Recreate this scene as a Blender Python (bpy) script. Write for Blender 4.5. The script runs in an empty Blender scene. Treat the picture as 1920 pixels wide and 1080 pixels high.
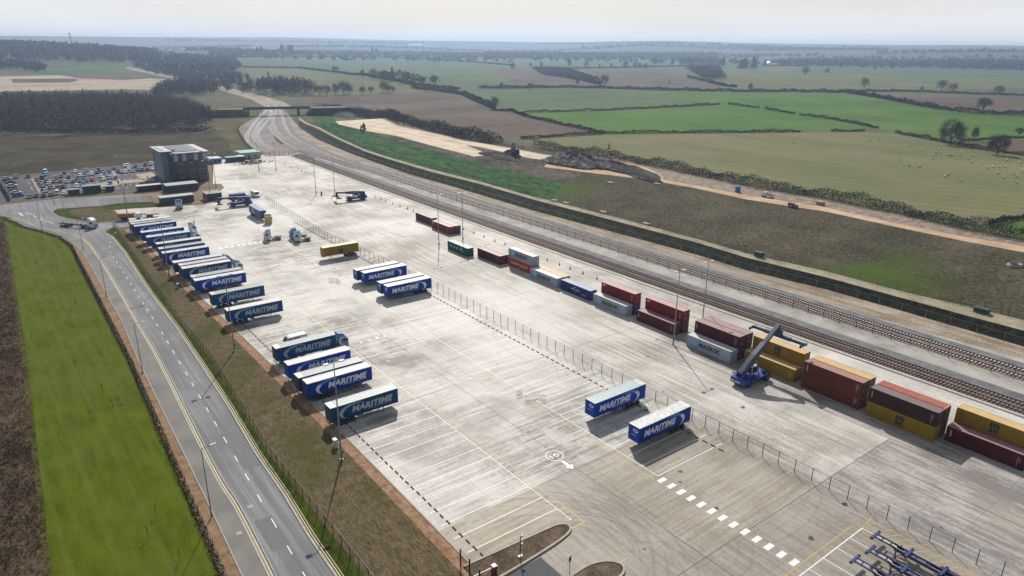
import bpy, bmesh, math, random
from mathutils import Vector, Matrix
from mathutils.geometry import delaunay_2d_cdt
random.seed(7)
S = bpy.context.scene
COL = S.collection
R = math.radians

# ------------------------------------------------------------------ camera, sky, sun, exposure
# World: x runs along the yard (towards the near end = +x), y across it, z up, metres. The drone hovers at (0,0,66).
FPX, PITCH, ROLL, CAMH, YAW = 1306.72, R(19.333), R(0.5696), 66.27, R(52.7323)
def _basis():
    fwd = Vector((0, math.cos(PITCH), -math.sin(PITCH))); right = Vector((1, 0, 0)); up = right.cross(fwd)
    r = right*math.cos(ROLL)+up*math.sin(ROLL); u = -right*math.sin(ROLL)+up*math.cos(ROLL)
    q = Matrix.Rotation(YAW, 3, 'Z')
    return q@fwd, q@r, q@u
FWD, RGT, UPV = _basis()
cam_d = bpy.data.cameras.new('camera'); cam = bpy.data.objects.new('camera', cam_d); COL.objects.link(cam)
cam_d.sensor_width = 36.0; cam_d.lens = FPX/1920*36; cam_d.clip_start = 1.0; cam_d.clip_end = 30000
m = Matrix.Identity(4)
for i in range(3):
    m[i][0] = RGT[i]; m[i][1] = UPV[i]; m[i][2] = -FWD[i]
m[2][3] = CAMH
cam.matrix_world = m
S.camera = cam
SUN_AZ, SUN_EL = R(148.0), R(38.0)          # direction towards the sun, in world angles
w = bpy.data.worlds.new('World'); S.world = w; w.use_nodes = True
nt = w.node_tree; bg = nt.nodes['Background']
sky = nt.nodes.new('ShaderNodeTexSky'); sky.sky_type = 'NISHITA'; sky.sun_disc = False
sky.sun_elevation = SUN_EL; sky.sun_rotation = math.pi/2-SUN_AZ
sky.air_density = 1.0; sky.dust_density = 2.6; sky.ozone_density = 1.2; sky.altitude = 80
# thin high cloud veils the blue: a real overcast whitening of the sky dome
tc = nt.nodes.new('ShaderNodeTexCoord'); mp = nt.nodes.new('ShaderNodeMapping'); nz = nt.nodes.new('ShaderNodeTexNoise')
mp.inputs['Scale'].default_value = (1.2, 1.2, 7.0); nz.inputs['Scale'].default_value = 2.2; nz.inputs['Detail'].default_value = 5
rm = nt.nodes.new('ShaderNodeMapRange'); rm.inputs['From Min'].default_value = .35; rm.inputs['From Max'].default_value = .7
rm.inputs['To Min'].default_value = .12; rm.inputs['To Max'].default_value = .36
sxyz = nt.nodes.new('ShaderNodeSeparateXYZ'); hz = nt.nodes.new('ShaderNodeMapRange'); hz.inputs['From Min'].default_value = 0.0; hz.inputs['From Max'].default_value = .16
hz.inputs['To Min'].default_value = .8; hz.inputs['To Max'].default_value = 0.0; adn = nt.nodes.new('ShaderNodeMath'); adn.operation = 'ADD'; adn.use_clamp = True
mx = nt.nodes.new('ShaderNodeMixRGB'); mx.inputs[2].default_value = (13.5, 13.5, 13.5, 1)
L = nt.links.new
L(tc.outputs['Generated'], mp.inputs['Vector']); L(mp.outputs[0], nz.inputs['Vector']); L(nz.outputs['Fac'], rm.inputs['Value'])
L(tc.outputs['Generated'], sxyz.inputs[0]); L(sxyz.outputs['Z'], hz.inputs['Value']); L(rm.outputs[0], adn.inputs[0]); L(hz.outputs[0], adn.inputs[1]); L(adn.outputs[0], mx.inputs[0]); L(sky.outputs[0], mx.inputs[1]); L(mx.outputs[0], bg.inputs['Color'])
bg.inputs['Strength'].default_value = 0.066
sd = bpy.data.lights.new('sun', 'SUN'); sun = bpy.data.objects.new('sun', sd); COL.objects.link(sun)
sd.energy = 4.8; sd.angle = R(0.6); sd.color = (1.0, .95, .87)
sv = Vector((math.cos(SUN_EL)*math.cos(SUN_AZ), math.cos(SUN_EL)*math.sin(SUN_AZ), math.sin(SUN_EL)))
sun.rotation_euler = sv.to_track_quat('Z', 'Y').to_euler()
S.view_settings.view_transform = 'Standard'; S.view_settings.look = 'None'; S.view_settings.exposure = 0.0; S.view_settings.gamma = 1
S.render.engine = 'CYCLES'
S.cycles.use_denoising = True; S.cycles.max_bounces = 5; S.cycles.diffuse_bounces = 2; S.cycles.glossy_bounces = 2
S.cycles.transparent_max_bounces = 12; S.cycles.volume_bounces = 0; S.cycles.transmission_bounces = 2

# ------------------------------------------------------------------ photo pixel -> ground point, and the terrain
def G(px, py, z=0.0):
    d = FWD*FPX+RGT*(px-960)-UPV*(py-540); t = (z-CAMH)/d.z
    return (d.x*t, d.y*t)
def lerp_fn(pts):
    pts = sorted(pts)
    def f(x):
        if x <= pts[0][0]: return pts[0][1]
        for a, b in zip(pts, pts[1:]):
            if x <= b[0]: return a[1]+(b[1]-a[1])*(x-a[0])/max(b[0]-a[0], 1e-6)
        return pts[-1][1]
    return f
TOE = [G(a, b) for a, b in [(560,238),(595,261),(648,284),(702,304),(772,328),(843,348),(900,365),(1000,395),(1153,436),(1311,479),(1400,507),(1550,543),(1678,579),(1920,650)]]
PNR = [G(a, b, 2.6) for a, b in [(560,219),(595,241),(631,260),(684,284),(737,301),(808,322),(900,345),(1000,374),(1153,414),(1311,456),(1400,483),(1550,520),(1678,555),(1803,589),(1920,620)]]
PFR = [G(a, b, 2.8) for a, b in [(560,214),(595,236),(631,255),(684,279),(737,296),(808,316),(900,339),(1000,368),(1153,407),(1311,449),(1400,475),(1550,509),(1678,543),(1920,600)]]
TRN = [G(a, b, 7) for a, b in [(625,233),(700,247),(800,271),(870,289),(930,299),(1020,313),(1100,323),(1200,335),(1300,352),(1400,374),(1550,397),(1678,425),(1803,451),(1920,473)]]
TRF = [G(a, b, 7) for a, b in [(1030,302),(1100,313),(1200,329),(1300,347),(1400,366),(1550,389),(1678,418),(1803,443),(1920,462)]]
HDG = [G(a, b, 7) for a, b in [(625,214),(700,222),(800,238),(900,256),(1000,276),(1100,290),(1250,317),(1400,349),(1550,374),(1678,400),(1803,429),(1920,452)]]
fT, fP, fF, fK, fH = map(lerp_fn, (TOE, PNR, PFR, TRN, HDG))
def sst(a, b, x):
    t = min(1, max(0, (x-a)/(b-a))); return t*t*(3-2*t)
HILLS = []       # bearing as photo column, distance, height, radius
for px, D, hh, rr in [(60,2700,26,600),(250,3300,14,600),(-150,2500,26,600),(430,3600,14,500),(660,5600,46,900),(1250,6200,56,900),(1180,5400,30,500),(1500,5200,34,900),(1750,4700,30,700),(2050,4400,34,800),(900,7600,76,1300),(300,7600,66,1500),(1500,7900,80,1500),(1900,7400,74,1200),(600,7800,74,1200),(1200,7900,82,1100),(760,1300,10,220),(1500,950,7,260),(-100,7200,60,1500)]:
    g = G(px, 540.0-200); a = math.atan2(g[1], g[0]); HILLS.append((math.cos(a)*D, math.sin(a)*D, hh, rr))
def H(x, y):
    b = 0.0
    if y > 150 and x < 700:
        xx = min(x, -20); s = sst(-600, -525, x)
        if s > 0:
            t, p, f, k, hd = fT(xx), fP(xx), fF(xx), fK(xx), fH(xx)
            p = max(p, t+1.5); f = max(f, p+.8); k = max(k, f+5); hd = max(hd, k+5)
            if y <= t: v = 0
            elif y <= p: v = 2.6*(y-t)/(p-t)
            elif y <= f: v = 2.6+.2*(y-p)/(f-p)
            elif y <= k: v = 2.8+4.2*(y-f)/(k-f)
            elif y <= hd: v = 7
            else: v = 7*math.exp(-((y-hd)/420)**2)
            b = v*s
    for hx, hy, hh, rr in HILLS:
        q = ((x-hx)**2+(y-hy)**2)/(rr*rr)
        if q < 9: b += hh*math.exp(-q*1.2)
    return b
def GH(px, py, dz=0.0):
    z = 0.0; g = G(px, py, z)
    for _ in range(14):
        z2 = H(*g); z = z+(z2-z)*.6; g = G(px, py, min(z, CAMH-6))
    return (g[0], g[1], H(*g)+dz)
def PX(lst): return [GH(a, b)[:2] for a, b in lst]
def dense(pts, step):
    out = []
    for a, b in zip(pts, pts[1:]):
        n = max(1, int(math.dist(a[:2], b[:2])/step))
        for i in range(n): out.append(tuple(a[k]+(b[k]-a[k])*i/n for k in range(len(a))))
    out.append(tuple(pts[-1])); return out
def smooth(pts, n=6):
    """Catmull-Rom through pts."""
    P = [pts[0]]+list(pts)+[pts[-1]]; out = []
    for i in range(1, len(P)-2):
        for k in range(n):
            t = k/n; p0, p1, p2, p3 = P[i-1], P[i], P[i+1], P[i+2]
            out.append(tuple(.5*((2*p1[j])+(-p0[j]+p2[j])*t+(2*p0[j]-5*p1[j]+4*p2[j]-p3[j])*t*t+(-p0[j]+3*p1[j]-3*p2[j]+p3[j])*t**3) for j in range(2)))
    out.append(tuple(pts[-1][:2])); return out
def offset(pts, d):
    out = []
    for i, p in enumerate(pts):
        a = pts[max(0, i-1)]; b = pts[min(len(pts)-1, i+1)]
        dx, dy = b[0]-a[0], b[1]-a[1]; l = math.hypot(dx, dy) or 1
        out.append((p[0]-dy/l*d, p[1]+dx/l*d))
    return out

# ------------------------------------------------------------------ materials
MATS = {}
def _new(name):
    mt = bpy.data.materials.new(name); mt.use_nodes = True; MATS[name] = mt
    return mt, mt.node_tree, mt.node_tree.nodes['Principled BSDF']
def c4(c): return (c[0], c[1], c[2], 1)
def paint(name, col, rough=.5, metal=0.0, var=.12, scale=1.5, spec=.5, emit=0, dirt=None, alpha=None, vary=0.0):
    """plain coloured surface with a little grime"""
    if name in MATS: return MATS[name]
    mt, n, p = _new(name)
    tcn = n.nodes.new('ShaderNodeTexCoord'); nn = n.nodes.new('ShaderNodeTexNoise')
    nn.inputs['Scale'].default_value = scale; nn.inputs['Detail'].default_value = 4
    mr = n.nodes.new('ShaderNodeMapRange'); mr.inputs['From Min'].default_value = .35; mr.inputs['From Max'].default_value = .7
    mixn = n.nodes.new('ShaderNodeMixRGB')
    mixn.inputs[1].default_value = c4(col)
    d = dirt or tuple(c*(1-var*2.2)+.02*var for c in col)
    mixn.inputs[2].default_value = c4(d)
    n.links.new(tcn.outputs['Object'], nn.inputs['Vector']); n.links.new(nn.outputs['Fac'], mr.inputs['Value'])
    n.links.new(mr.outputs[0], mixn.inputs[0])
    if vary:
        oi = n.nodes.new('ShaderNodeObjectInfo'); vr_ = n.nodes.new('ShaderNodeMapRange'); vr_.inputs['To Min'].default_value = 1-vary; vr_.inputs['To Max'].default_value = 1+vary
        hs = n.nodes.new('ShaderNodeHueSaturation'); n.links.new(oi.outputs['Random'], vr_.inputs['Value']); n.links.new(vr_.outputs[0], hs.inputs['Value'])
        n.links.new(mixn.outputs[0], hs.inputs['Color']); n.links.new(hs.outputs[0], p.inputs['Base Color'])
        s2 = n.nodes.new('ShaderNodeTexNoise'); s2.inputs['Scale'].default_value = 1; s2.inputs['Detail'].default_value = 3
        m2 = n.nodes.new('ShaderNodeMapping'); m2.inputs['Scale'].default_value = (2.2, 2.2, .25); n.links.new(tcn.outputs['Object'], m2.inputs['Vector']); n.links.new(m2.outputs[0], s2.inputs['Vector'])
        bp = n.nodes.new('ShaderNodeBump'); bp.inputs['Distance'].default_value = .05; bp.inputs['Strength'].default_value = .6; n.links.new(s2.outputs['Fac'], bp.inputs['Height']); n.links.new(bp.outputs[0], p.inputs['Normal'])
    else: n.links.new(mixn.outputs[0], p.inputs['Base Color'])
    p.inputs['Roughness'].default_value = rough; p.inputs['Metallic'].default_value = metal
    p.inputs['Specular IOR Level'].default_value = spec
    if alpha is not None: p.inputs['Alpha'].default_value = alpha
    return mt
def ground(name, cols, scale=.05, fine=1.2, rough=.9, stretch=None, rot=0, bump=0.0, spec=.2, streak=None, blotch=None, lines=None, tight=.6, fw=.75, aw=.7):
    """ground cover: large patches x fine grain; cols = [(pos, colour)...]; streak = (sx, sy, strength); lines = (spacing, angle, colour, strength)"""
    if name in MATS: return MATS[name]
    mt, n, p = _new(name); N = n.nodes.new; K = n.links.new
    geo = N('ShaderNodeNewGeometry')
    mp = N('ShaderNodeMapping'); mp.inputs['Rotation'].default_value[2] = rot
    if stretch: mp.inputs['Scale'].default_value = stretch
    K(geo.outputs['Position'], mp.inputs['Vector'])
    a = N('ShaderNodeTexNoise'); a.inputs['Scale'].default_value = scale; a.inputs['Detail'].default_value = 7; a.inputs['Roughness'].default_value = .62
    b = N('ShaderNodeTexNoise'); b.inputs['Scale'].default_value = fine; b.inputs['Detail'].default_value = 5; b.inputs['Roughness'].default_value = .7
    K(mp.outputs[0], a.inputs['Vector']); K(mp.outputs[0], b.inputs['Vector'])
    ad = N('ShaderNodeMath'); ad.operation = 'MULTIPLY_ADD'; ad.inputs[1].default_value = fw
    sa = N('ShaderNodeMath'); sa.operation = 'MULTIPLY'; sa.inputs[1].default_value = aw; K(a.outputs['Fac'], sa.inputs[0])
    K(b.outputs['Fac'], ad.inputs[0]); K(sa.outputs[0], ad.inputs[2])
    last = ad.outputs[0]
    if streak:
        m2 = N('ShaderNodeMapping'); m2.inputs['Scale'].default_value = (streak[0], streak[1], 1); K(geo.outputs['Position'], m2.inputs['Vector'])
        s = N('ShaderNodeTexNoise'); s.inputs['Scale'].default_value = 1.0; s.inputs['Detail'].default_value = 6; s.inputs['Roughness'].default_value = .65
        K(m2.outputs[0], s.inputs['Vector'])
        a2 = N('ShaderNodeMath'); a2.operation = 'MULTIPLY_ADD'; a2.inputs[1].default_value = streak[2]
        K(s.outputs['Fac'], a2.inputs[0]); K(last, a2.inputs[2]); last = a2.outputs[0]
        sh = N('ShaderNodeMath'); sh.operation = 'SUBTRACT'; sh.inputs[1].default_value = streak[2]*.5; K(last, sh.inputs[0]); last = sh.outputs[0]
    sh = N('ShaderNodeMath'); sh.operation = 'SUBTRACT'; sh.inputs[1].default_value = (fw+aw-1)/2; K(last, sh.inputs[0])
    cr = N('ShaderNodeValToRGB'); cr.color_ramp.interpolation = 'LINEAR'
    el = cr.color_ramp.elements
    while len(el) < len(cols): el.new(.5)
    for e, (ps, c) in zip(el, cols): e.position = .5+(ps-.5)*tight; e.color = c4(c)
    K(sh.outputs[0], cr.inputs[0]); out = cr.outputs[0]
    for bl in (blotch or []):            # (noise scale, lo, hi, colour, amount)
        z = N('ShaderNodeTexNoise'); z.inputs['Scale'].default_value = bl[0]; z.inputs['Detail'].default_value = 4
        K(geo.outputs['Position'], z.inputs['Vector'])
        r_ = N('ShaderNodeMapRange'); r_.inputs['From Min'].default_value = bl[1]; r_.inputs['From Max'].default_value = bl[2]; r_.inputs['To Max'].default_value = bl[4]
        K(z.outputs['Fac'], r_.inputs['Value']); mm = N('ShaderNodeMixRGB'); mm.inputs[2].default_value = c4(bl[3])
        K(r_.outputs[0], mm.inputs[0]); K(out, mm.inputs[1]); out = mm.outputs[0]
    for ln in (lines or []):             # regular furrows / joints: (spacing m, angle, width fraction, colour, amount)
        m3 = N('ShaderNodeMapping'); m3.inputs['Rotation'].default_value[2] = ln[1]; K(geo.outputs['Position'], m3.inputs['Vector'])
        sx = N('ShaderNodeSeparateXYZ'); K(m3.outputs[0], sx.inputs[0])
        wob = N('ShaderNodeTexNoise'); wob.inputs['Scale'].default_value = .02; K(geo.outputs['Position'], wob.inputs['Vector'])
        fr = N('ShaderNodeMath'); fr.operation = 'MULTIPLY_ADD'; fr.inputs[1].default_value = 1/ln[0]; K(sx.outputs[0], fr.inputs[0])
        if len(ln) > 5: K(wob.outputs['Fac'], fr.inputs[2])
        fc = N('ShaderNodeMath'); fc.operation = 'FRACT'; K(fr.outputs[0], fc.inputs[0])
        lt = N('ShaderNodeMath'); lt.operation = 'LESS_THAN'; lt.inputs[1].default_value = ln[2]; K(fc.outputs[0], lt.inputs[0])
        am = N('ShaderNodeMath'); am.operation = 'MULTIPLY'; am.inputs[1].default_value = ln[4]; K(lt.outputs[0], am.inputs[0])
        mm = N('ShaderNodeMixRGB'); mm.inputs[2].default_value = c4(ln[3]); K(am.outputs[0], mm.inputs[0]); K(out, mm.inputs[1]); out = mm.outputs[0]
    K(out, p.inputs['Base Color']); p.inputs['Roughness'].default_value = rough; p.inputs['Specular IOR Level'].default_value = spec
    if bump:
        bp = N('ShaderNodeBump'); bp.inputs['Strength'].default_value = 1; bp.inputs['Distance'].default_value = bump
        K(b.outputs['Fac'], bp.inputs['Height']); K(bp.outputs[0], p.inputs['Normal'])
    return mt

# ------------------------------------------------------------------ object helpers
def tag(o, label=None, cat=None, group=None, kind=None):
    if label: o['label'] = label
    if cat: o['category'] = cat
    if group: o['group'] = group
    if kind: o['kind'] = kind
    return o
def empty(name, loc, rz, label, cat, group=None):
    o = bpy.data.objects.new(name, None); COL.objects.link(o)
    o.location = loc; o.rotation_euler = (0, 0, rz); o.empty_display_size = .5
    return tag(o, label, cat, group)
class MB:
    """collects faces for ONE mesh"""
    def __init__(s): s.v = []; s.f = []; s.m = []
    def face(s, pts, mi=0):
        n = len(s.v); s.v += [tuple(p) for p in pts]; s.f.append(tuple(range(n, n+len(pts)))); s.m.append(mi); return s
    def box(s, a, b, mi=0, skip=''):
        x0, y0, z0 = a; x1, y1, z1 = b; n = len(s.v)
        s.v += [(x0,y0,z0),(x1,y0,z0),(x1,y1,z0),(x0,y1,z0),(x0,y0,z1),(x1,y0,z1),(x1,y1,z1),(x0,y1,z1)]
        for k, f in (('b',(0,3,2,1)),('t',(4,5,6,7)),('s',(0,1,5,4)),('e',(1,2,6,5)),('n',(2,3,7,6)),('w',(3,0,4,7))):
            if k not in skip: s.f.append(tuple(n+i for i in f)); s.m.append(mi)
        return s
    def tube(s, p0, p1, r0, r1=None, n=8, mi=0, caps=True):
        r1 = r0 if r1 is None else r1
        p0, p1 = Vector(p0), Vector(p1); d = (p1-p0).normalized()
        a = d.orthogonal().normalized(); b = d.cross(a); k = len(s.v)
        for p, r in ((p0, r0), (p1, r1)):
            for i in range(n):
                t = 2*math.pi*i/n; s.v.append(tuple(p+a*(r*math.cos(t))+b*(r*math.sin(t))))
        for i in range(n):
            j = (i+1) % n; s.f.append((k+i, k+j, k+n+j, k+n+i)); s.m.append(mi)
        if caps:
            s.f.append(tuple(k+i for i in reversed(range(n)))); s.m.append(mi)
            s.f.append(tuple(k+n+i for i in range(n))); s.m.append(mi)
        return s
    def prism(s, prof, y0, y1, mi=0, axis='y', mcap=None):
        """extrude a closed profile of (a,b) along an axis; axis y: (x,z); axis x: (y,z); axis z: (x,y)"""
        def P(q, t): return (q[0], t, q[1]) if axis == 'y' else ((t, q[0], q[1]) if axis == 'x' else (q[0], q[1], t))
        n = len(s.v); k = len(prof)
        s.v += [P(q, y0) for q in prof]+[P(q, y1) for q in prof]
        for i in range(k):
            j = (i+1) % k; s.f.append((n+i, n+j, n+k+j, n+k+i)); s.m.append(mi)
        mc = mi if mcap is None else mcap
        s.f.append(tuple(n+i for i in reversed(range(k)))); s.m.append(mc)
        s.f.append(tuple(n+k+i for i in range(k))); s.m.append(mc)
        return s
    def bar(s, p0, p1, w, h, mi=0):
        """square bar from p0 to p1, w wide, h high"""
        p0, p1 = Vector(p0), Vector(p1); d = (p1-p0).normalized()
        sd_ = d.cross(Vector((0,0,1))); sd_ = sd_.normalized() if sd_.length > 1e-4 else Vector((1,0,0))
        up = sd_.cross(d).normalized(); k = len(s.v)
        for p in (p0, p1):
            for a, b in ((-1,-1),(1,-1),(1,1),(-1,1)): s.v.append(tuple(p+sd_*(a*w/2)+up*(b*h/2)))
        for f in ((0,1,5,4),(1,2,6,5),(2,3,7,6),(3,0,4,7),(3,2,1,0),(4,5,6,7)): s.f.append(tuple(k+i for i in f)); s.m.append(mi)
        return s
    def add(s, vs, fs, fn, mi=0):
        n = len(s.v); s.v += [tuple(fn(v)) for v in vs]; s.f += [tuple(n+i for i in f) for f in fs]; s.m += [mi]*len(fs); return s
    def mesh(s, name, mats, smoothf=False):
        me = bpy.data.meshes.new(name); me.from_pydata(s.v, [], s.f)
        for mt in mats: me.materials.append(mt)
        if len(mats) > 1: me.polygons.foreach_set('material_index', s.m)
        if smoothf: me.polygons.foreach_set('use_smooth', [True]*len(s.f))
        bm = bmesh.new(); bm.from_mesh(me); bmesh.ops.recalc_face_normals(bm, faces=bm.faces); bm.to_mesh(me); bm.free()
        me.update(); return me
    def build(s, name, mats, parent=None, smoothf=False, loc=None, rz=None):
        return put(name, s.mesh(name, mats if isinstance(mats, (list, tuple)) else [mats], smoothf), parent, loc, rz)
def put(name, me, parent=None, loc=None, rz=None):
    o = bpy.data.objects.new(name, me); COL.objects.link(o)
    if parent: o.parent = parent
    if loc: o.location = loc
    if rz is not None: o.rotation_euler = (0, 0, rz)
    return o
def copy_tree(o, parent=None):
    c = o.copy(); COL.objects.link(c); c.parent = parent
    for ch in [q for q in o.children]: copy_tree(ch, c)
    return c
_GL = {}
def glyphs(text, bold=.02, shear=0.0):
    """flat outline of a word, height of capitals = 1, starting at x=0; returns verts, faces, width"""
    k = (text, bold, shear)
    if k not in _GL:
        cu = bpy.data.curves.new('t', 'FONT'); cu.body = text; cu.offset = bold; cu.resolution_u = 2; cu.shear = shear; cu.space_character = 1.04
        ob = bpy.data.objects.new('t', cu); COL.objects.link(ob)
        bpy.context.view_layer.update()
        me = bpy.data.meshes.new_from_object(ob.evaluated_get(bpy.context.evaluated_depsgraph_get()))
        vs = [tuple(v.co) for v in me.vertices]; fs = [tuple(p.vertices) for p in me.polygons]
        bpy.data.objects.remove(ob); bpy.data.curves.remove(cu); bpy.data.meshes.remove(me)
        x0 = min(v[0] for v in vs); y0 = min(v[1] for v in vs); y1 = max(v[1] for v in vs); sc = 1/(y1-y0)
        vs = [((v[0]-x0)*sc, (v[1]-y0)*sc) for v in vs]
        _GL[k] = (vs, fs, max(v[0] for v in vs))
    return _GL[k]
def write(mb, text, fn, width, height, mi, bold=.02, shear=0.0):
    """place a word: fn(u, v) -> 3-D point, u across, v up"""
    vs, fs, wd = glyphs(text, bold, shear)
    mb.add(vs, fs, lambda v: fn(v[0]/wd*width, v[1]*height), mi)
ORD = ['', 'first', 'second', 'third', 'fourth', 'fifth', 'sixth', 'seventh', 'eighth', 'ninth', 'tenth', 'eleventh', 'twelfth', 'thirteenth', 'fourteenth', 'fifteenth', 'sixteenth', 'seventeenth', 'eighteenth', 'nineteenth', 'twentieth']

# ------------------------------------------------------------------ ground cover materials
g_far = ground('farmland_far', [(.3,(0.0648,0.0864,0.0360)),(.5,(0.1008,0.1080,0.0576)),(.7,(0.1368,0.1152,0.0792))], scale=.0035, fine=.05, spec=.03)
g_fA = ground('grass_far', [(.3,(0.0504,0.0936,0.0360)),(.55,(0.0864,0.1296,0.0576)),(.75,(0.1080,0.1440,0.0720))], scale=.008, fine=.2, lines=[(12,R(30),.2,(0.0648,0.1008,0.0432),.35)], spec=.03)
g_fB = ground('pasture_olive', [(.3,(0.0792,0.1008,0.0360)),(.5,(0.1224,0.1368,0.0576)),(.72,(0.1656,0.1584,0.0792))], scale=.01, fine=.3, lines=[(9,R(60),.25,(0.0936,0.1080,0.0504),.3,1)], spec=.03)
g_plough = ground('ploughed_soil', [(.3,(0.0720,0.0540,0.0396)),(.5,(0.1152,0.0864,0.0648)),(.7,(0.1512,0.1188,0.0900))], scale=.012, fine=.5, lines=[(7,R(20),.3,(0.0792,0.0612,0.0446),.35,1)], spec=.03)
g_green = ground('winter_wheat', [(.25,(0.0510,0.1062,0.0187)),(.5,(0.0723,0.1487,0.0272)),(.75,(0.1020,0.1700,0.0425))], scale=.012, fine=.6, lines=[(14,R(55),.12,(0.0595,0.1105,0.0255),.35,1)], blotch=[(.006,.5,.75,(0.1275,0.1700,0.0510),.5)], spec=.03)
g_stub = ground('stubble', [(.2,(0.1037,0.1197,0.0475)),(.5,(0.1610,0.1659,0.0775)),(.8,(0.2318,0.2108,0.1225))], scale=.03, fine=.8, stretch=(.22,1,1), rot=R(-18), spec=.03, lines=[(10,R(-108),.35,(0.1159,0.1061,0.0625),.4,1),(3.4,R(-108),.3,(0.2074,0.2040,0.1125),.25,1)], blotch=[(.008,.48,.7,(0.1037,0.1428,0.0438),.6),(.02,.5,.7,(0.2074,0.1700,0.1187),.5)])
g_rough = ground('rough_grass', [(.28,(0.0279,0.0236,0.0136)),(.5,(0.0620,0.0508,0.0310)),(.72,(0.0930,0.0775,0.0496))], scale=.05, fine=1.0, bump=.25, blotch=[(.02,.5,.7,(0.0310,0.0384,0.0155),.7)], spec=.03, fw=1.0, aw=.7)
g_meadow = ground('dry_meadow', [(.28,(0.0525,0.0525,0.0225)),(.5,(0.0975,0.0863,0.0413)),(.72,(0.1425,0.1125,0.0600))], scale=.03, fine=.6, bump=.2, spec=.03, fw=1.0)
g_dry = ground('dead_turf', [(.15,(.045,.034,.018)),(.5,(.115,.090,.050)),(.85,(.20,.160,.098))], scale=.5, fine=4.5, bump=.10, streak=(.7,2.6,.7), blotch=[(.05,.50,.66,(.052,.068,.016),.7)], spec=.03, fw=1.0, aw=.5)
g_verge = ground('verge_turf', [(.3,(0.0263,0.0375,0.0060)),(.5,(0.0450,0.0638,0.0090)),(.7,(0.0750,0.0900,0.0188))], scale=.3, fine=3, bump=.08, spec=.03)
g_lawn = ground('meadow_turf', [(.2,(0.0432,0.0600,0.0039)),(.5,(0.0756,0.1000,0.0059)),(.8,(0.1134,0.1280,0.0130))], scale=.14, fine=3.0, bump=.06, blotch=[(.03,.5,.75,(0.1134,0.1050,0.0325),.5),(.4,.58,.8,(0.1296,0.1100,0.0520),.35)], streak=(0.1296,0.5000,0.5200), spec=.03, fw=.8, aw=.45, lines=[(2.6,R(90),.4,(0.0918,0.1242,0.0086),.22),(5.2,R(88),.15,(0.1188,0.1296,0.0324),.25)])
g_scrub = ground('bramble_scrub', [(.25,(.028,.02,.012)),(.5,(.075,.052,.032)),(.75,(.14,.10,.065))], scale=.12, fine=2.0, bump=.5, streak=(.6,.6,.8), spec=.03, fw=1.1)
g_soil = ground('bare_soil', [(.3,(.10,.065,.045)),(.5,(.17,.115,.08)),(.7,(.25,.18,.13))], scale=.08, fine=1.5)
g_dark = ground('dark_soil', [(.3,(.035,.03,.026)),(.5,(.085,.072,.06)),(.7,(.15,.125,.10))], scale=.07, fine=.8, bump=.4, spec=.03, fw=1.1)
g_gravel = ground('red_gravel', [(.3,(0.1700,0.0892,0.0467)),(.5,(0.2720,0.1573,0.0935)),(.7,(0.3570,0.2380,0.1615))], scale=.8, fine=6, bump=.03)
g_mulch = ground('bark_mulch', [(.3,(0.1360,0.0808,0.0425)),(.5,(0.2210,0.1403,0.0808)),(.7,(0.2890,0.1955,0.1275))], scale=.6, fine=5)
g_road = ground('asphalt', [(.25,(0.1288,0.1322,0.1400)),(.5,(0.1736,0.1758,0.1848)),(.75,(0.2352,0.2374,0.2464))], scale=.05, fine=4, streak=(0.0224,1.0080,1.0080), rough=.75, blotch=[(.03,.55,.62,(0.1120,0.1154,0.1232),.5)])
g_pave = ground('footway_asphalt', [(.3,(.15,.145,.135)),(.5,(.19,.184,.172)),(.75,(.235,.228,.212))], scale=.15, fine=5, rough=.85)
g_park = ground('car_park_asphalt', [(.3,(.06,.058,.066)),(.5,(.082,.08,.09)),(.75,(.11,.106,.118))], scale=.1, fine=2, rough=.9)
JO = (.12,.115,.11)
def conc(nm, a, b, c, streak, bl=None, rough=.7):
    return ground(nm, [(.38,a),(.5,b),(.64,c)], scale=.06, fine=1.6, rough=rough, spec=.32, streak=streak, blotch=bl, tight=1.0, fw=.45, aw=1.0, lines=[(6.0,0,.016,JO,.4),(7.0,R(90),.014,JO,.35)])
c_main = conc('yard_concrete', (0.2047,0.1898,0.1658), (0.3334,0.3140,0.2822), (0.5499,0.5290,0.4928), (1.3,.07,.95), [(.018,.45,.62,(0.6552,0.6325,0.5936),.75),(.16,.50,.60,(0.5850,0.5635,0.5264),.5),(.09,.56,.70,(0.1755,0.1610,0.1400),.5)])  # broad pale blotch puts glare into the colour; smaller pale one is lime residue
c_rail = conc('railside_concrete', (0.2340,0.2127,0.1792), (0.3510,0.3277,0.2912), (0.5265,0.5002,0.4592), (.06,1.0,.85), [(.018,.45,.64,(0.6318,0.6095,0.5712),.75),(.07,.55,.70,(0.1930,0.1782,0.1512),.45)])  # broad whitish blotch carries the yard's glare in the base colour here too
c_near = conc('entrance_concrete', (0.2231,0.1954,0.1663), (0.2851,0.2534,0.2191), (0.3419,0.3089,0.2706), (.05,1.1,.8), [(.05,.55,.7,(0.3802,0.3234,0.2468),.5)], .65)
c_near2 = conc('crossing_concrete', (0.2367,0.2062,0.1671), (0.3026,0.2684,0.2208), (0.3782,0.3428,0.2940), (1.3,.07,.9), [(.06,.55,.7,(0.2367,0.2196,0.2025),.5)], .65)
c_tan = conc('bay_concrete', (0.2300,0.1920,0.1403), (0.3024,0.2599,0.2001), (0.3830,0.3404,0.2806), (1.2,.08,.8), None, .65)
c_grey = conc('stained_concrete', (0.1928,0.1798,0.1669), (0.2835,0.2641,0.2430), (0.4082,0.3856,0.3564), (.12,.9,1.2), [(.05,.5,.66,(0.4196,0.3742,0.3062),.5)], .6)
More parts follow.
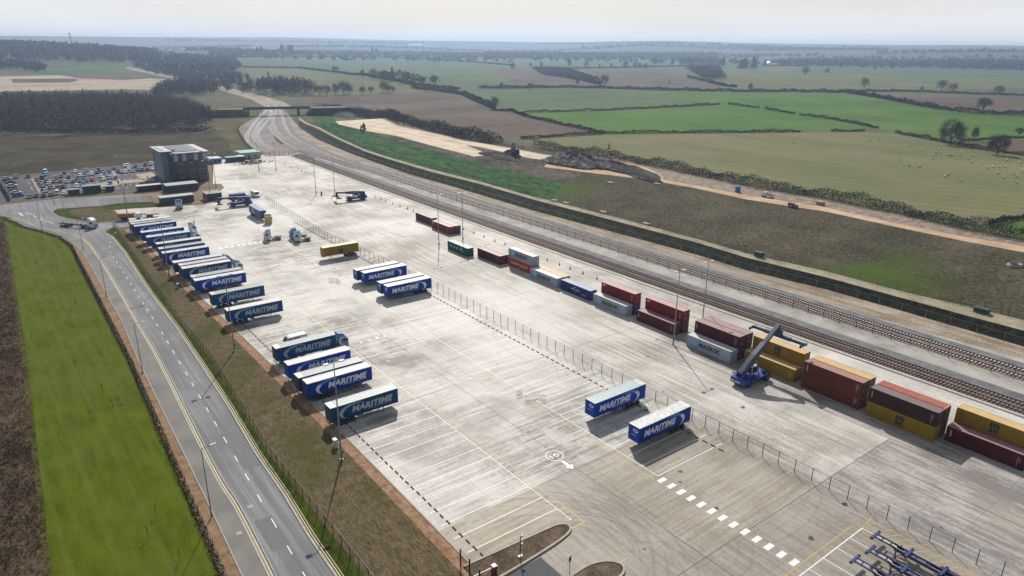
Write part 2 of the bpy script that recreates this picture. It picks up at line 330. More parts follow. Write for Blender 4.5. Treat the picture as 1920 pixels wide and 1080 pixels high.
g_bal = ground('brown_ballast', [(.3,(0.1418,0.0975,0.0806)),(.5,(0.2228,0.1625,0.1365)),(.7,(0.3105,0.2405,0.2080))], scale=.3, fine=5)
g_bald = ground('dark_ballast', [(.3,(.10,.10,.105)),(.5,(.155,.155,.16)),(.7,(.21,.21,.212))], scale=.3, fine=4)
g_ball = ground('pale_ballast', [(.3,(0.2310,0.2200,0.2035)),(.5,(0.3410,0.3245,0.3025)),(.7,(0.4510,0.4345,0.4070))], scale=.12, fine=3)
g_pink = ground('track_fan_ballast', [(.3,(.14,.11,.11)),(.5,(.20,.165,.16)),(.7,(.26,.22,.21))], scale=.05, fine=2)
g_sand = ground('sandy_strip', [(.3,(.18,.14,.10)),(.5,(.29,.235,.175)),(.7,(.38,.325,.26))], scale=.1, fine=1.5, streak=(.02,.5,.9), blotch=[(.05,.52,.66,(.17,.165,.16),.6)])
g_bank = ground('ivy_bank', [(.3,(.012,.016,.010)),(.5,(.030,.036,.022)),(.72,(.065,.062,.040))], scale=.4, fine=2.5, bump=.5, spec=.03, fw=1.1)
g_path = ground('bank_path_grit', [(.3,(.19,.165,.11)),(.5,(.29,.255,.175)),(.7,(.37,.33,.24))], scale=.2, fine=2)
g_slope = ground('bank_grassland', [(.25,(0.0400,0.0368,0.0224)),(.5,(0.0760,0.0688,0.0416)),(.75,(0.1280,0.1080,0.0800))], scale=.045, fine=.9, bump=.35, blotch=[(.018,.53,.66,(0.0680,0.1080,0.0176),.85),(.05,.56,.7,(0.1600,0.1320,0.1120),.5)], spec=.03, fw=1.25, aw=.6)
g_mat = ground('erosion_matting', [(.3,(0.0108,0.0368,0.0110)),(.5,(0.0473,0.1134,0.0330)),(.75,(0.0945,0.1733,0.0660))], scale=.25, fine=.6, stretch=(.3,1.6,1), rot=R(-35), bump=1.3, spec=.03, tight=.7)
g_chalk = ground('bare_subsoil', [(.25,(.40,.31,.215)),(.5,(.56,.455,.335)),(.75,(.66,.57,.45))], scale=.05, fine=1.2, streak=(.02,.25,.9), blotch=[(.05,.58,.7,(.30,.235,.17),.5)])
g_haul = ground('haul_road_grit', [(.3,(.34,.225,.13)),(.5,(.46,.32,.20)),(.7,(.54,.41,.28))], scale=.1, fine=2, streak=(.03,1.2,.7))
g_berm = ground('stony_berm', [(.3,(.15,.11,.08)),(.5,(.25,.195,.145)),(.7,(.36,.30,.245))], scale=.3, fine=1.2, bump=.4)
g_quarry = ground('quarry_tan', [(.3,(.22,.165,.12)),(.5,(.33,.255,.18)),(.7,(.42,.34,.26))], scale=.02, fine=.3, stretch=(1,.25,1))

# ------------------------------------------------------------------ guide lines (world metres)
LL = PX([(-90,388),(30,408),(69,423),(111,433),(144,440),(167,455),(189,486),(222,538),(264,611),(300,672),(400,870),(449,950),(512.6,1074),(590,1230)])
KR = PX([(197,437),(211,446.7),(233,473),(250,499.4),(278,544),(333,616),(375,680),(428,760),(480,849),(533,926),(581,1006),(632,1080),(730,1240)])
PL = PX([(20,409),(55,430),(111,444),(133,453.6),(155.6,474.4),(172,502),(200,552),(228,602),(258,674),(400,966),(453,1080),(520,1230)])
FL = PX([(-90,395),(5.5,410.6),(42,426),(83,437),(111,446.7),(133,463),(144,485.6),(164,524),(194,583),(242,677),(415,1080),(480,1230)])
SF = PX([(213,425),(219,433),(278,519),(347,616),(397,674)])+[(-105.1,29.3),(-70.8,29.7),(-35,30)]
CE = [(-286,38.9),(-230,39.8),(-165,41.2),(-105,42.1),(60,41.9)]
YE = [(60,149.5),(-56,148.7),(-181,147.3),(-343,148.0),(-434,150.5)]
def band(a, b): return list(a)+list(reversed(b))
def yb(y0, y1, x0=60, x1=-330): return [(x0,y0),(x1,y0),(x1,y1),(x0,y1)]
TA = smooth([(60,172.4),(-66,172.2),(-130,171.8),(-211,171.2),(-262,170.7),(-330,171.6)]+PX([(640,300),(599,283),(561,264),(543,250),(534,234),(528,214),(521,202),(512,192)]), 8)
TB = smooth([(60,168.4),(-66,168.2),(-130,167.8),(-211,167.2),(-262,166.8),(-330,167.5)]+PX([(632,302),(599,291.5),(561.5,276),(543,265.6),(526.5,254),(514.8,241),(511.6,223),(518,205),(508,193)]), 8)
T1 = smooth([(60,151.4),(-57,151.2),(-186,150.5),(-300,151.2),(-425,153.2)], 8)
T2 = smooth([(60,154.7),(-57,154.5),(-186,153.8),(-300,154.4),(-428,156.6)], 8)
REG = [  # painter's order: later wins
 ('field', g_fA, PX([(400,107),(760,108),(960,122),(1105,140),(1110,158),(960,164),(760,150),(620,128),(470,124),(400,120)])),
 ('field', g_fA, PX([(945,111),(1240,112),(1560,112),(1540,128),(1240,131),(1110,130),(1050,126)])),
 ('field', g_fB, PX([(1300,131),(1500,124),(1930,132),(2100,150),(2100,166),(1360,166)])),
 ('field', g_fA, PX([(1500,124),(1930,132),(1930,146),(1700,142),(1480,134)])),
 ('field', g_plough, PX([(905,127),(1000,130),(1040,136),(1080,150),(1130,160),(1000,164),(960,162),(940,140)])),
 ('field', g_plough, PX([(1115,135),(1240,132),(1290,146),(1345,162),(1160,163)])),
 ('field', g_fB, PX([(455,127),(560,128),(700,145),(820,163),(790,172),(600,180),(565,168),(470,142)])),
 ('field', g_fA, PX([(60,110),(150,108),(240,122),(262,135),(150,140),(70,142)])),
 ('quarry_ground', g_quarry, PX([(-200,146),(0,143),(150,140),(240,141),(310,150),(300,166),(0,172),(-200,180)])),
 ('quarry_ground', g_plough, PX([(20,148),(140,147),(150,151),(130,155),(25,155)])),
 ('field', g_fA, PX([(860,170),(1080,168),(1190,170),(1350,192),(1360,196),(1090,209),(975,212),(925,195)])),
 ('field', g_plough, PX([(575,182),(780,172),(820,174),(900,195),(960,212),(1130,249),(980,262),(900,246),(760,226),(640,208),(590,198)])),
 ('field', g_green, PX([(1190,171),(1580,176),(1760,205),(1920,216),(2150,240),(2150,270),(1920,262),(1820,264),(1680,250),(1620,238),(1540,225),(1350,196)])),
 ('field', g_green, PX([(985,212),(1360,197),(1430,204),(1620,238),(1600,246),(1135,250)])),
 ('field', g_plough, PX([(1640,180),(1920,183),(2150,190),(2150,235),(1920,213),(1760,202)])),
 ('field', g_plough, PX([(1805,268),(1920,262),(2100,262),(2100,310),(1920,290)])),
 ('field', g_stub, PX([(970,263),(1150,252),(1620,247),(1690,251),(1780,270),(1920,293),(2150,330),(2150,400),(1920,412),(1862,424),(1700,396),(1550,368),(1400,340),(1250,311),(1100,286)])),
 ('field', g_green, PX([(1872,425),(1920,412),(2100,402),(2100,500),(1920,452)])),
 ('meadow_ground', g_meadow, PX([(395,188),(430,196),(480,201),(486,214),(446,240),(462,268),(480,292),(395,300),(300,305),(395,255)])),
 ('rough_ground', g_rough, PX([(-300,262),(0,258),(200,252),(398,246),(425,262),(440,292),(400,302),(300,308),(0,335),(-300,350)])),
 ('scrub_ground', g_scrub, [(-420,-60),(-330,-6)]+PX([(0,400),(8,420),(45,680),(90,1080),(105,1230)])+[(-40,-60)]),
 ('lawn_field', g_lawn, PX([(-40,398),(8,420),(45,680),(90,1080),(105,1230)])+list(reversed(FL))),
 ('scrub_ground', ground('scrub_edge', [(.3,(.03,.035,.006)),(.5,(.07,.065,.022)),(.7,(.11,.085,.045))], scale=.25, fine=2, bump=.2, spec=.03), PX([(2,404),(12,420),(52,680),(98,1080),(112,1230),(98,1230),(84,1080),(41,680),(4,420)])),
 ('mulch_strip_ground', g_mulch, band(FL[1:], PL)),
 ('pavement', g_pave, band(PL, LL[1:])),
 ('road', g_road, LL+list(reversed(KR))+PX([(200,430),(213,427),(247,425),(247,413),(290,378),(262,363),(105,373),(0,384),(-90,390)])),
 ('island_ground', g_verge, PX([(98,397),(106,392),(120,391),(190,386),(232,380),(290,378),(318,386),(300,389),(240,393),(215,394),(236,414),(176,418),(140,412),(110,405)])),
 ('island_ground', g_dry, PX([(130,400),(128,394),(190,389),(215,394),(236,412),(200,415),(150,408)])),
 ('office_ground', g_soil, PX([(262,346),(262,363),(290,380),(385,383),(425,378),(415,343),(398,335),(396,300),(280,302)])),
 ('car_park_ground', g_park, PX([(-40,338),(0,331),(60,326),(285,304),(302,332),(285,352),(210,358),(130,367),(48,374),(19,377),(-40,385)])),
 ('verge_ground', g_dry, band(KR, [(60,41.9),(-105,42.1),(-165,41.2),(-230,39.8),(-286,38.9)][::-1]+PX([(245,424),(200,430)])[:0])),
 ('verge_ground', g_verge, band(KR, PX([(213,425),(219,433),(278,519),(347,616),(397,674)])+[(-105.1,29.3),(-70.8,29.7),(-35,30)])),
 ('gravel_ground', g_gravel, band(offset(CE,-1.9), CE)),
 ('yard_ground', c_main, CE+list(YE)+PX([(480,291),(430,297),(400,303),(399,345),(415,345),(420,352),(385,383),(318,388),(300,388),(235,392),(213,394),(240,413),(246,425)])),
 ('yard_ground', c_rail, [(60,96.7),(-307,96.7),(-345,96.7),(-425,120)]+PX([(480,291)])+list(reversed(YE))),
 ('yard_ground', c_near2, [(60,68.7),(-45.8,68.7),(-72.2,68.7),(-72.2,96.7),(60,96.7)]),
 ('yard_ground', c_near, [(60,68.7),(-72.2,68.7),(-72.2,60.4),(-60,60.4),(-60,40),(60,40)]),
 ('yard_ground', c_tan, [(-72.2,60.4),(-60,60.4),(-60,41.95),(-72.2,42.0)]),
 ('yard_ground', c_near, [(-35.5,63),(60,63),(60,96.7),(-45.8,96.7),(-45.8,63)]),
 ('yard_ground', c_grey, [(60,96.7),(-45.8,96.7),(-45.8,120.5),(60,120.5)]),
 ('yard_ground', c_grey, [(60,120.5),(-45.8,120.5),(-90,120.5),(-90,132),(60,132)]),
 ('track_ground', g_sand, PX([(498,201),(548,200),(530,190),(480,177),(430,165),(396,158),(392,163),(430,174),(470,186)])),
 ('track_ground', g_sand, PX([(240,125),(275,132),(335,146),(332,149),(270,136),(236,128)])),
 ('field', g_quarry, PX([(145,147),(215,147),(227,155),(205,164),(145,164)])),
 ('field', g_quarry, PX([(235,150),(330,148),(340,158),(290,168),(240,168)])),
 ('field', g_plough, PX([(110,140),(240,141),(300,146),(230,150),(150,147)])),
 ('track_ground', g_ball, band(YE, [(60,190)]+list(reversed(TOE)))),
 ('track_ground', g_pink, PX([(505,196),(498,200),(486,215),(446,240),(462,264),(470,277),(490,289),(500,293),(540,292),(560,285),(660,316),(700,318),(610,270),(570,245),(545,222),(530,203),(520,196)])),
 ('track_ground', g_sand, band(offset(TA,-5.2)[8:-6] , [(60,190)]+list(reversed(TOE[:-1])))),
 ('track_ground', g_bald, band(offset(TA,-1.3)[:-4], offset(TA,-4.6)[:-4])),
 ('track_ground', g_bal, band(offset(TB,2.2)[:60], offset(TA,-1.6)[:60])),
 ('track_ground', g_bald, band(offset(T2,-1.2), offset(T2,-5.0))),
 ('track_ground', g_bal, band(offset(T1,1.8), offset(T2,-1.4))),
 ('bank_ground', g_bank, [(60,TOE[-1][1])]+list(reversed(TOE))+list(PNR)+[(60,PNR[-1][1])]),
 ('bank_path', g_path, [(60,PNR[-1][1])]+list(reversed(PNR))+list(PFR)+[(60,PFR[-1][1])]),
 ('bank_ground', g_slope, [(60,PFR[-1][1])]+list(reversed(PFR))+list(TRN)+[(60,TRN[-1][1])]),
 ('bank_ground', g_dark, [(60,TRN[-1][1])]+list(reversed(TRN))+list(HDG)+[(60,HDG[-1][1]+2)]),
 ('bank_ground', g_dark, PX([(615,215),(625,233),(700,247),(800,271),(870,289),(930,299),(1020,313),(1100,323),(1070,336),(1056,344),(960,322),(880,302),(810,282),(740,264),(680,246),(620,231),(600,215)])),
 ('matting_ground', g_mat, PX([(582,217),(600,213),(625,218),(640,231),(680,245),(740,263),(810,281),(880,301),(960,321),(1056,343),(1035,373),(1000,369),(900,340),(808,317),(737,297),(684,280),(631,256),(595,237)])),
 ('subsoil_ground', g_chalk, PX([(623.4,228),(683,224),(699,223),(798,245),(871,263),(964.6,279),(1048,294.6),(1027,301),(990.6,296),(930,282),(872,271),(920,290.7),(889,293.8),(808,272.4),(746,255.5),(683,245),(634,233)])),
 ('bank_ground', g_berm, [(60,TRF[-1][1]+8)]+list(reversed(TRF))+[HDG[5],HDG[6],HDG[7],HDG[8],HDG[9],HDG[10],HDG[11],(60,HDG[11][1])]),
 ('haul_road', g_haul, [(60,TRN[-1][1])]+list(reversed(TRN[5:]))+list(TRF)+[(60,TRF[-1][1]+4)]),
 ('haul_road', g_haul, PX([(1010,303),(1028,300),(1040,304),(1100,313),(1140,319),(1230,334),(1195,312),(1165,303),(1148,300),(1150,297),(1170,299),(1205,311),(1245,331),(1240,339),(1200,333),(1100,319),(1035,311)])),
]
def inside(p, poly):
    x, y = p; c = False; j = len(poly)-1
    for i in range(len(poly)):
        xi, yi = poly[i]; xj, yj = poly[j]
        if (yi > y) != (yj > y) and x < (xj-xi)*(y-yi)/(yj-yi)+xi: c = not c
        j = i
    return c
def build_terrain():
    vs, es = [], []
    def addline(pts, closed=False, step=40):
        pts = [tuple(p[:2]) for p in pts]
        if closed: pts = pts+[pts[0]]
        n = len(vs); q = dense(pts, step)
        if closed: q = q[:-1]
        for p in q: vs.append(Vector(p[:2]))
        for i in range(len(q)-1): es.append((n+i, n+i+1))
        if closed: es.append((n+len(q)-1, n))
    RAD = 8600.0
    addline([(RAD*math.cos(R(a)), RAD*math.sin(R(a))) for a in range(0, 360, 6)], True, 3000)
    for nm, mt, poly in REG: addline(poly, True)
    for l in (TOE, PNR, PFR, TRN, HDG): addline(l, False, 15)
    va = math.degrees(math.atan2(FWD.y, FWD.x)); r = 55.0
    while r < RAD*.97:
        for k in range(-26, 27):
            a = R(va+k*1.75); vs.append(Vector((r*math.cos(a), r*math.sin(a))))
        for k in range(3, 14):
            a = R(va+45+k*20.5); vs.append(Vector((r*math.cos(a), r*math.sin(a))))
        r *= 1.055
    o = delaunay_2d_cdt(vs, es, [], 0, 1e-3)
    V, F = o[0], o[2]
    bbs = [(min(p[0] for p in q[2]), max(p[0] for p in q[2]), min(p[1] for p in q[2]), max(p[1] for p in q[2])) for q in REG]
    zz = [H(v.x, v.y) for v in V]; groups = {}
    for f in F:
        cx = sum(V[i].x for i in f)/3; cy = sum(V[i].y for i in f)/3; hit = -1
        for k in range(len(REG)-1, -1, -1):
            b = bbs[k]
            if b[0] <= cx <= b[1] and b[2] <= cy <= b[3] and inside((cx, cy), REG[k][2]): hit = k; break
        key = (REG[hit][0], REG[hit][1].name) if hit >= 0 else ('ground', g_far.name)
        groups.setdefault(key, []).append(f)
    for (nm, mn), fs in groups.items():
        idx = {}; mv = []; mf = []
        for f in fs:
            t = []
            for i in f:
                if i not in idx: idx[i] = len(mv); mv.append((V[i].x, V[i].y, zz[i]))
                t.append(idx[i])
            a, b, c = (mv[i] for i in t)
            if (b[0]-a[0])*(c[1]-a[1])-(b[1]-a[1])*(c[0]-a[0]) < 0: t.reverse()
            mf.append(t)
        me = bpy.data.meshes.new(nm); me.from_pydata(mv, [], mf); me.materials.append(MATS[mn])
        me.polygons.foreach_set('use_smooth', [True]*len(mf)); me.update()
        tag(put(nm, me), kind='structure')
build_terrain()

# haze: one closed box of thin air round everything, sky outside
def build_haze():
    mt = bpy.data.materials.new('haze_air'); mt.use_nodes = True; n = mt.node_tree; n.nodes.clear()
    out = n.nodes.new('ShaderNodeOutputMaterial'); pv = n.nodes.new('ShaderNodeVolumePrincipled')
    pv.inputs['Color'].default_value = (.48,.65,.92,1); pv.inputs['Density'].default_value = HAZE; pv.inputs['Anisotropy'].default_value = .45
    n.links.new(pv.outputs[0], out.inputs['Volume'])
    b = MB().box((-9500,-9500,-1.5),(9500,9500,112)); o = b.build('haze', mt); tag(o, kind='stuff')
HAZE = 1.45e-4
build_haze()

# ------------------------------------------------------------------ shared paints
m_white = paint('white_paint', (.72,.73,.74), .35); m_off = paint('off_white', (.55,.56,.56), .5, dirt=(.36,.36,.35))
m_black = paint('black_rubber', (.018,.018,.02), .7); m_dk = paint('dark_steel', (.045,.047,.052), .55)
m_galv = paint('galvanised_steel', (.30,.32,.34), .5, .5); m_glass = paint('dark_glass', (.015,.02,.028), .08, var=.02)
m_chr = paint('bare_metal', (.42,.43,.44), .35, .8); m_red = paint('red_paint', (.35,.02,.02), .4)
m_royal = paint('royal_blue_curtain', (.003,.050,.36), .55, dirt=(.004,.042,.26), scale=.6, spec=.18, vary=.22); m_navy = paint('navy_teal_curtain', (.004,.072,.225), .55, dirt=(.005,.060,.165), scale=.6, spec=.18, vary=.25)
m_blue = paint('machine_blue', (.012,.045,.28), .35); m_skel = paint('chassis_blue', (.018,.038,.15), .5); m_deep = paint('boom_navy', (.02,.03,.075), .4)
m_letter = paint('white_lettering', (.74,.76,.78), .5, var=.03); m_gletter = paint('grey_lettering', (.42,.46,.46), .6, var=.1)
m_cyan = paint('light_blue_swoosh', (.05,.30,.62), .5, var=.05); m_teal2 = paint('faded_swoosh', (.22,.36,.42), .6, var=.1)
m_orange = paint('orange_paint', (.42,.17,.02), .5); m_yel = paint('yellow_paint', (.60,.40,.03), .45)
m_lamp = paint('lamp_housing', (.60,.62,.65), .4)
def roofmat(nm, a, b, sp=.62):
    return ground(nm, [(.3,a),(.7,b)], scale=.5, fine=3, rough=.5, spec=.4)
r_white = paint('roof_white', (.60,.60,.60), .5, dirt=(.38,.38,.37), vary=.16); r_grey = paint('roof_sheet_grey', (.26,.30,.31), .5, dirt=(.17,.20,.205)); r_rib = paint('roof_rib', (.55,.57,.57), .5)
r_pink = paint('roof_pinkish', (.50,.33,.31), .6, dirt=(.42,.29,.27)); r_teal = paint('roof_teal', (.28,.41,.44), .5, dirt=(.20,.31,.34)); r_blue = paint('roof_pale_blue', (.50,.60,.72), .5)

# ------------------------------------------------------------------ painted markings (thin sheets a few mm above the slab)
m_line = paint('road_marking_white', (.82,.82,.80), .6, dirt=(.64,.63,.61), scale=2.5); m_yline = paint('road_marking_yellow', (.60,.40,.06), .6, dirt=(.42,.31,.12), scale=2)
m_fline = paint('worn_marking', (.50,.49,.46), .6, dirt=(.38,.37,.34), scale=.4); m_buff = paint('buff_edge_line', (.55,.47,.33), .7)
def strip(mb, pts, w, z=.012, mi=0):
    a = offset(pts, w/2); b = offset(pts, -w/2)
    for i in range(len(pts)-1): mb.face([(b[i][0],b[i][1],z),(b[i+1][0],b[i+1][1],z),(a[i+1][0],a[i+1][1],z),(a[i][0],a[i][1],z)], mi)
def rect(mb, x0, y0, x1, y1, z=.015, mi=0): mb.face([(x0,y0,z),(x1,y0,z),(x1,y1,z),(x0,y1,z)], mi)
def marking(name, mb, mats): return tag(mb.build(name, mats), kind='structure')
mk = MB()
xs = [-66.0-3.47*k for k in range(64)]
for x in xs: rect(mk, x-.075, 43.0, x+.075, 59.1)
rect(mk, -288, 59.12, -62.9, 59.24); rect(mk, -62.9, 58.9, -62.75, 59.3)
for k in range(63):
    x = -62.7-3.47*k
    if k < 62: rect(mk, x-.075, 78.05, x+.075, 94.6)
rect(mk, -277, 77.88, -62.6, 78.0)
rect(mk, -270, 60.9, -115, 61.0, mi=1); rect(mk, -270, 76.3, -130, 76.4, mi=1)
marking('bay_road_marking', mk, [m_line, m_fline])
mk = MB(); rect(mk, -288, 60.28, -61.3, 60.42); rect(mk, -61.3, 58.1, -61.15, 60.42); rect(mk, -62.8, 58.0, -61.15, 58.12)
rect(mk, -272, 76.55, -62.4, 76.68)
rect(mk, -37.35, 66, -37.2, 91.3); strip(mk, [(-37.27,91.3),(-34.6,91.3)], .14); strip(mk, [(-36.6,96.4),(-35.95,91.2)], .14)
for k in range(16):
    x = -36.2+k*1.35; strip(mk, [(x, 92.4), (x+4.6*.42+.2, 96.4)] if k else [(x,93.2),(x+1.2,96.2)], .12)
strip(mk, [(-54.6,60.1),(-52.1,60.1),(-52.1,50)], .13)
marking('yellow_road_marking', mk, [m_yline])
mk = MB()
for k in range(13):
    x = -61.5+k*1.96; rect(mk, x-.42, 76.8, x+.42, 78.45, .016)
for k in range(9): rect(mk, -241.2, 58.2+k*1.95, -239.3, 59.2+k*1.95, .016)
marking('zebra_road_marking', mk, [m_line])
mk = MB()
for k in range(7): rect(mk, -141.2, 62.2+k*2.1, -139.7, 62.9+k*2.1, .016)
marking('worn_road_marking', mk, [m_fline])
mk = MB(); rect(mk, -36.2, 66, -36.02, 92.2)
for y in (92.1, 88.6, 85.1, 81.6, 78.1, 74.6): rect(mk, -36.0, y-.07, -18, y+.07)
# speed roundel with its arrow
def ringpts(cx, cy, r, n=28): return [(cx+r*math.cos(2*math.pi*i/n), cy+r*math.sin(2*math.pi*i/n)) for i in range(n+1)]
strip(mk, ringpts(-77.2, 68.2, 1.5), .15)
write(mk, '10', lambda u, v: (-76.6+(-v*1.0), 67.35+u, .012), 1.7, 1.15, 0, .0)
mk.face([(-75.2,67.9,.012),(-75.2,68.5,.012),(-73.4,68.5,.012),(-73.4,67.9,.012)]); mk.face([(-73.5,67.4,.013),(-73.5,69.0,.013),(-72.3,68.2,.013)])
marking('yard_road_marking', mk, [m_line])
# public road
mk = MB()
CL = offset(KR, 3.3)
cl = [G(*q) for q in [(186,449),(195,463),(204,474)]]
dash = []; acc = dense(smooth([(-284,34),(-262,28.6),(-235,27.6),(-174,26.5),(-120,24.8),(-95,24.0),(-77,23.4),(-40,22.3)], 6), 1.0)
for i in range(0, len(acc)-4, 6): strip(mk, [acc[i], acc[i+2]], .14)
marking('centre_road_marking', mk, [m_line])
mk = MB(); LS = smooth(LL, 4)
strip(mk, offset(LS, -.25), .22, .014); strip(mk, offset(LS, -.62), .16, .014)
strip(mk, offset(KR, .35), .16, .014); strip(mk, offset(KR, .7), .10, .014)
marking('edge_road_marking', mk, [m_buff])
mk = MB()
for q in [[(130,391),(175,388)]]: pass
for a, b in [((22,399),(46,399)),((48,398),(60,402)),((62,404),(68,407)),((74,410),(80,412)),((84,414),(100,419))]: strip(mk, [G(*a), G(*b)], .25)
strip(mk, [G(36,400), G(43,404)], .6)
marking('junction_road_marking', mk, [m_line])
# kerbs: real steps
m_kerb = paint('kerb_concrete', (.42,.38,.32), .8, dirt=(.30,.27,.22))
def kerb(pts, w=.22, h=.13):
    mb = MB(); a = offset(pts, w/2); b = offset(pts, -w/2)
    for i in range(len(pts)-1):
        p = [(b[i][0],b[i][1]),(b[i+1][0],b[i+1][1]),(a[i+1][0],a[i+1][1]),(a[i][0],a[i][1])]
        mb.face([(q[0],q[1],h) for q in p]); mb.face([(p[0][0],p[0][1],-.05),(p[1][0],p[1][1],-.05),(p[1][0],p[1][1],h),(p[0][0],p[0][1],h)]); mb.face([(p[2][0],p[2][1],-.05),(p[3][0],p[3][1],-.05),(p[3][0],p[3][1],h),(p[2][0],p[2][1],h)])
    tag(mb.build('kerb', m_kerb), kind='structure')
kerb(offset(KR, -.1), .34); kerb(offset(LS[2:], .1), .16); kerb(offset(PL, .06), .14, .09); kerb(PX([(262,363),(105,373),(0,384),(-90,390)]), .2)
kerb(PX([(232,381),(190,384),(120,390),(106,392),(97,397),(101,402),(115,408),(140,412),(176,417),(232,414)]), .3)
kerb(CE, .25, .10)
# gutter rails along the yard edge
mb = MB(); strip(mb, offset(YE, .25), .5, .03); mk_ = marking('drain_kerb', mb, [paint('drain_dark', (.10,.095,.09), .8)])
mb = MB(); strip(mb, offset(YE, -.55), .5, .04); marking('yard_edge_kerb', mb, [paint('edge_white', (.60,.58,.54), .7)])
# slab joints, tyre scrubs and oil spots on the concrete
m_joint = paint('joint_sealant', (.10,.093,.085), .8); m_scrub = paint('tyre_scrub', (.09,.083,.076), .8, alpha=.07); m_oil = paint('oil_spot', (.03,.028,.026), .45, alpha=.7)
mb = MB(); rect(mb, -72.2, 68.66, -30, 68.76, .009); rect(mb, -72.25, 60.5, -72.15, 96.5, .009); rect(mb, -45.85, 63, -45.75, 120, .009); rect(mb, -160, 68.66, -72.3, 68.74, .009); rect(mb, -290, 111.5, -20, 111.6, .009); rect(mb, -290, 120.4, -20, 120.5, .009)
for x in (-109, -145, -181, -217, -253, -289): rect(mb, x, 43, x+.09, 148, .009)
marking('joint_road_marking', mb, [m_joint])
rs = random.Random(3); mb = MB()
for k in range(72):
    if k < 22: cx, cy, r_, a0 = -58+rs.gauss(0,3), 51+rs.gauss(0,3), rs.uniform(10,19), rs.uniform(.3,2.2)
    else: cx, cy, r_, a0 = rs.uniform(-280,-30), rs.uniform(60,120), rs.uniform(9,30), rs.uniform(0,6.28)
    n = 14; sp = rs.uniform(.5,1.3); pts = [(cx+r_*math.cos(a0+sp*i/n), cy+r_*math.sin(a0+sp*i/n)) for i in range(n+1)]
    if min(p[1] for p in pts) > 44 and max(p[0] for p in pts) < -14 and max(p[1] for p in pts) < 146: strip(mb, pts, rs.uniform(.22,.5), .010); strip(mb, offset(pts, 1.9), rs.uniform(.2,.4), .010)
for k in range(60):
    x = rs.uniform(-285,-40); y = rs.choice([rs.uniform(104,109), rs.uniform(112,119), rs.uniform(64,73)]); strip(mb, [(x,y),(x+rs.uniform(8,30),y+rs.uniform(-1,1))], rs.uniform(.25,.5), .010)
marking('tyre_road_marking', mb, [m_scrub]); mb = MB()
for k in range(70):
    x, y, r_ = rs.uniform(-290,-20), rs.uniform(46,122), rs.uniform(.12,.5); ph = rs.uniform(0,6); mb.face([(x+r_*(1+.3*math.sin(3*a+ph))*math.cos(a), y+r_*(1+.25*math.cos(2*a+ph))*math.sin(a), .011) for a in [i*math.pi/6 for i in range(12)]])
marking('oil_road_marking', mb, [m_oil])
# tarmac seams and patches on the public road
mb = MB(); sm = [(p[0], p[1]+1.9+.25*math.sin(p[0]*.35)+.12*math.sin(p[0]*1.3)) for p in acc if p[0] < -72]; strip(mb, sm, .07, .009); marking('seam_road_marking', mb, [paint('seam_bitumen', (.06,.06,.065), .6)])
mb = MB()
for x0, x1, y0, y1 in ((-118,-104,24.5,27.3),(-90,-82,21.5,24.1),(-190,-172,26.8,29.5),(-236,-222,24.5,27.4)): rect(mb, x0, y0, x1, y1, .006)
marking('patch_road_marking', mb, [paint('patch_tarmac', (.135,.137,.145), .8)])
# traffic islands at the gate
def island(pts, nm):
    P = smooth(pts, 5); mb = MB()
    inner = offset(P+[], -.22) if True else P
    mb.face([(p[0],p[1],.16) for p in P])
    tag(mb.build('island_ground', ground('island_soil', [(.3,(.05,.036,.022)),(.5,(.10,.072,.045)),(.7,(.16,.12,.08))], scale=.4, fine=4, bump=.05)), kind='structure')
    kerb(P, .3, .24)
island([(-59.4,41.0),(-59.5,45),(-59.8,50),(-60.3,55),(-61.0,57.4),(-62.1,57.9),(-63.0,56.6),(-63.3,52.4),(-63.6,47),(-63.9,41.0)], 'a')
island([(-49.6,47),(-50.0,54),(-50.3,57.2),(-51.6,58.3),(-53.2,57.2),(-54.1,54.8),(-54.0,51.5),(-53.3,47)], 'b')
mb = MB(); mb.face([(-59.1,41,.008),(-54.2,41,.008),(-54.2,50.5,.008),(-59.3,50.5,.008)]); tag(mb.build('gate_road', paint('new_asphalt', (.055,.062,.072), .8)), kind='structure')

# ------------------------------------------------------------------ cached meshes for vehicle parts
_MC = {}
def cached(key, fn, mats, smoothf=False):
    if key not in _MC:
        b = MB(); fn(b); _MC[key] = b.mesh(key.split('|')[0], mats, smoothf)
    return _MC[key]
def wheel_fn(r=.5, w=.38, n=16):
    def f(b):
        b.tube((0,-w/2,0),(0,w/2,0), r, n=n, mi=0)
        for s in (-1,1):
            b.tube((0,s*w/2,0),(0,s*(w/2+.012),0), r*.55, n=n, mi=1); b.tube((0,s*w/2,0),(0,s*(w/2+.06),0), r*.2, n=8, mi=1)
    return f
def wheel(parent, x, y, z=.5, r=.5, w=.38, rim=None):
    rim = rim or m_dk
    return put('wheel', cached('wheel|%s%s%s' % (r, w, rim.name), wheel_fn(r, w), [m_black, rim]), parent, (x, y, z))

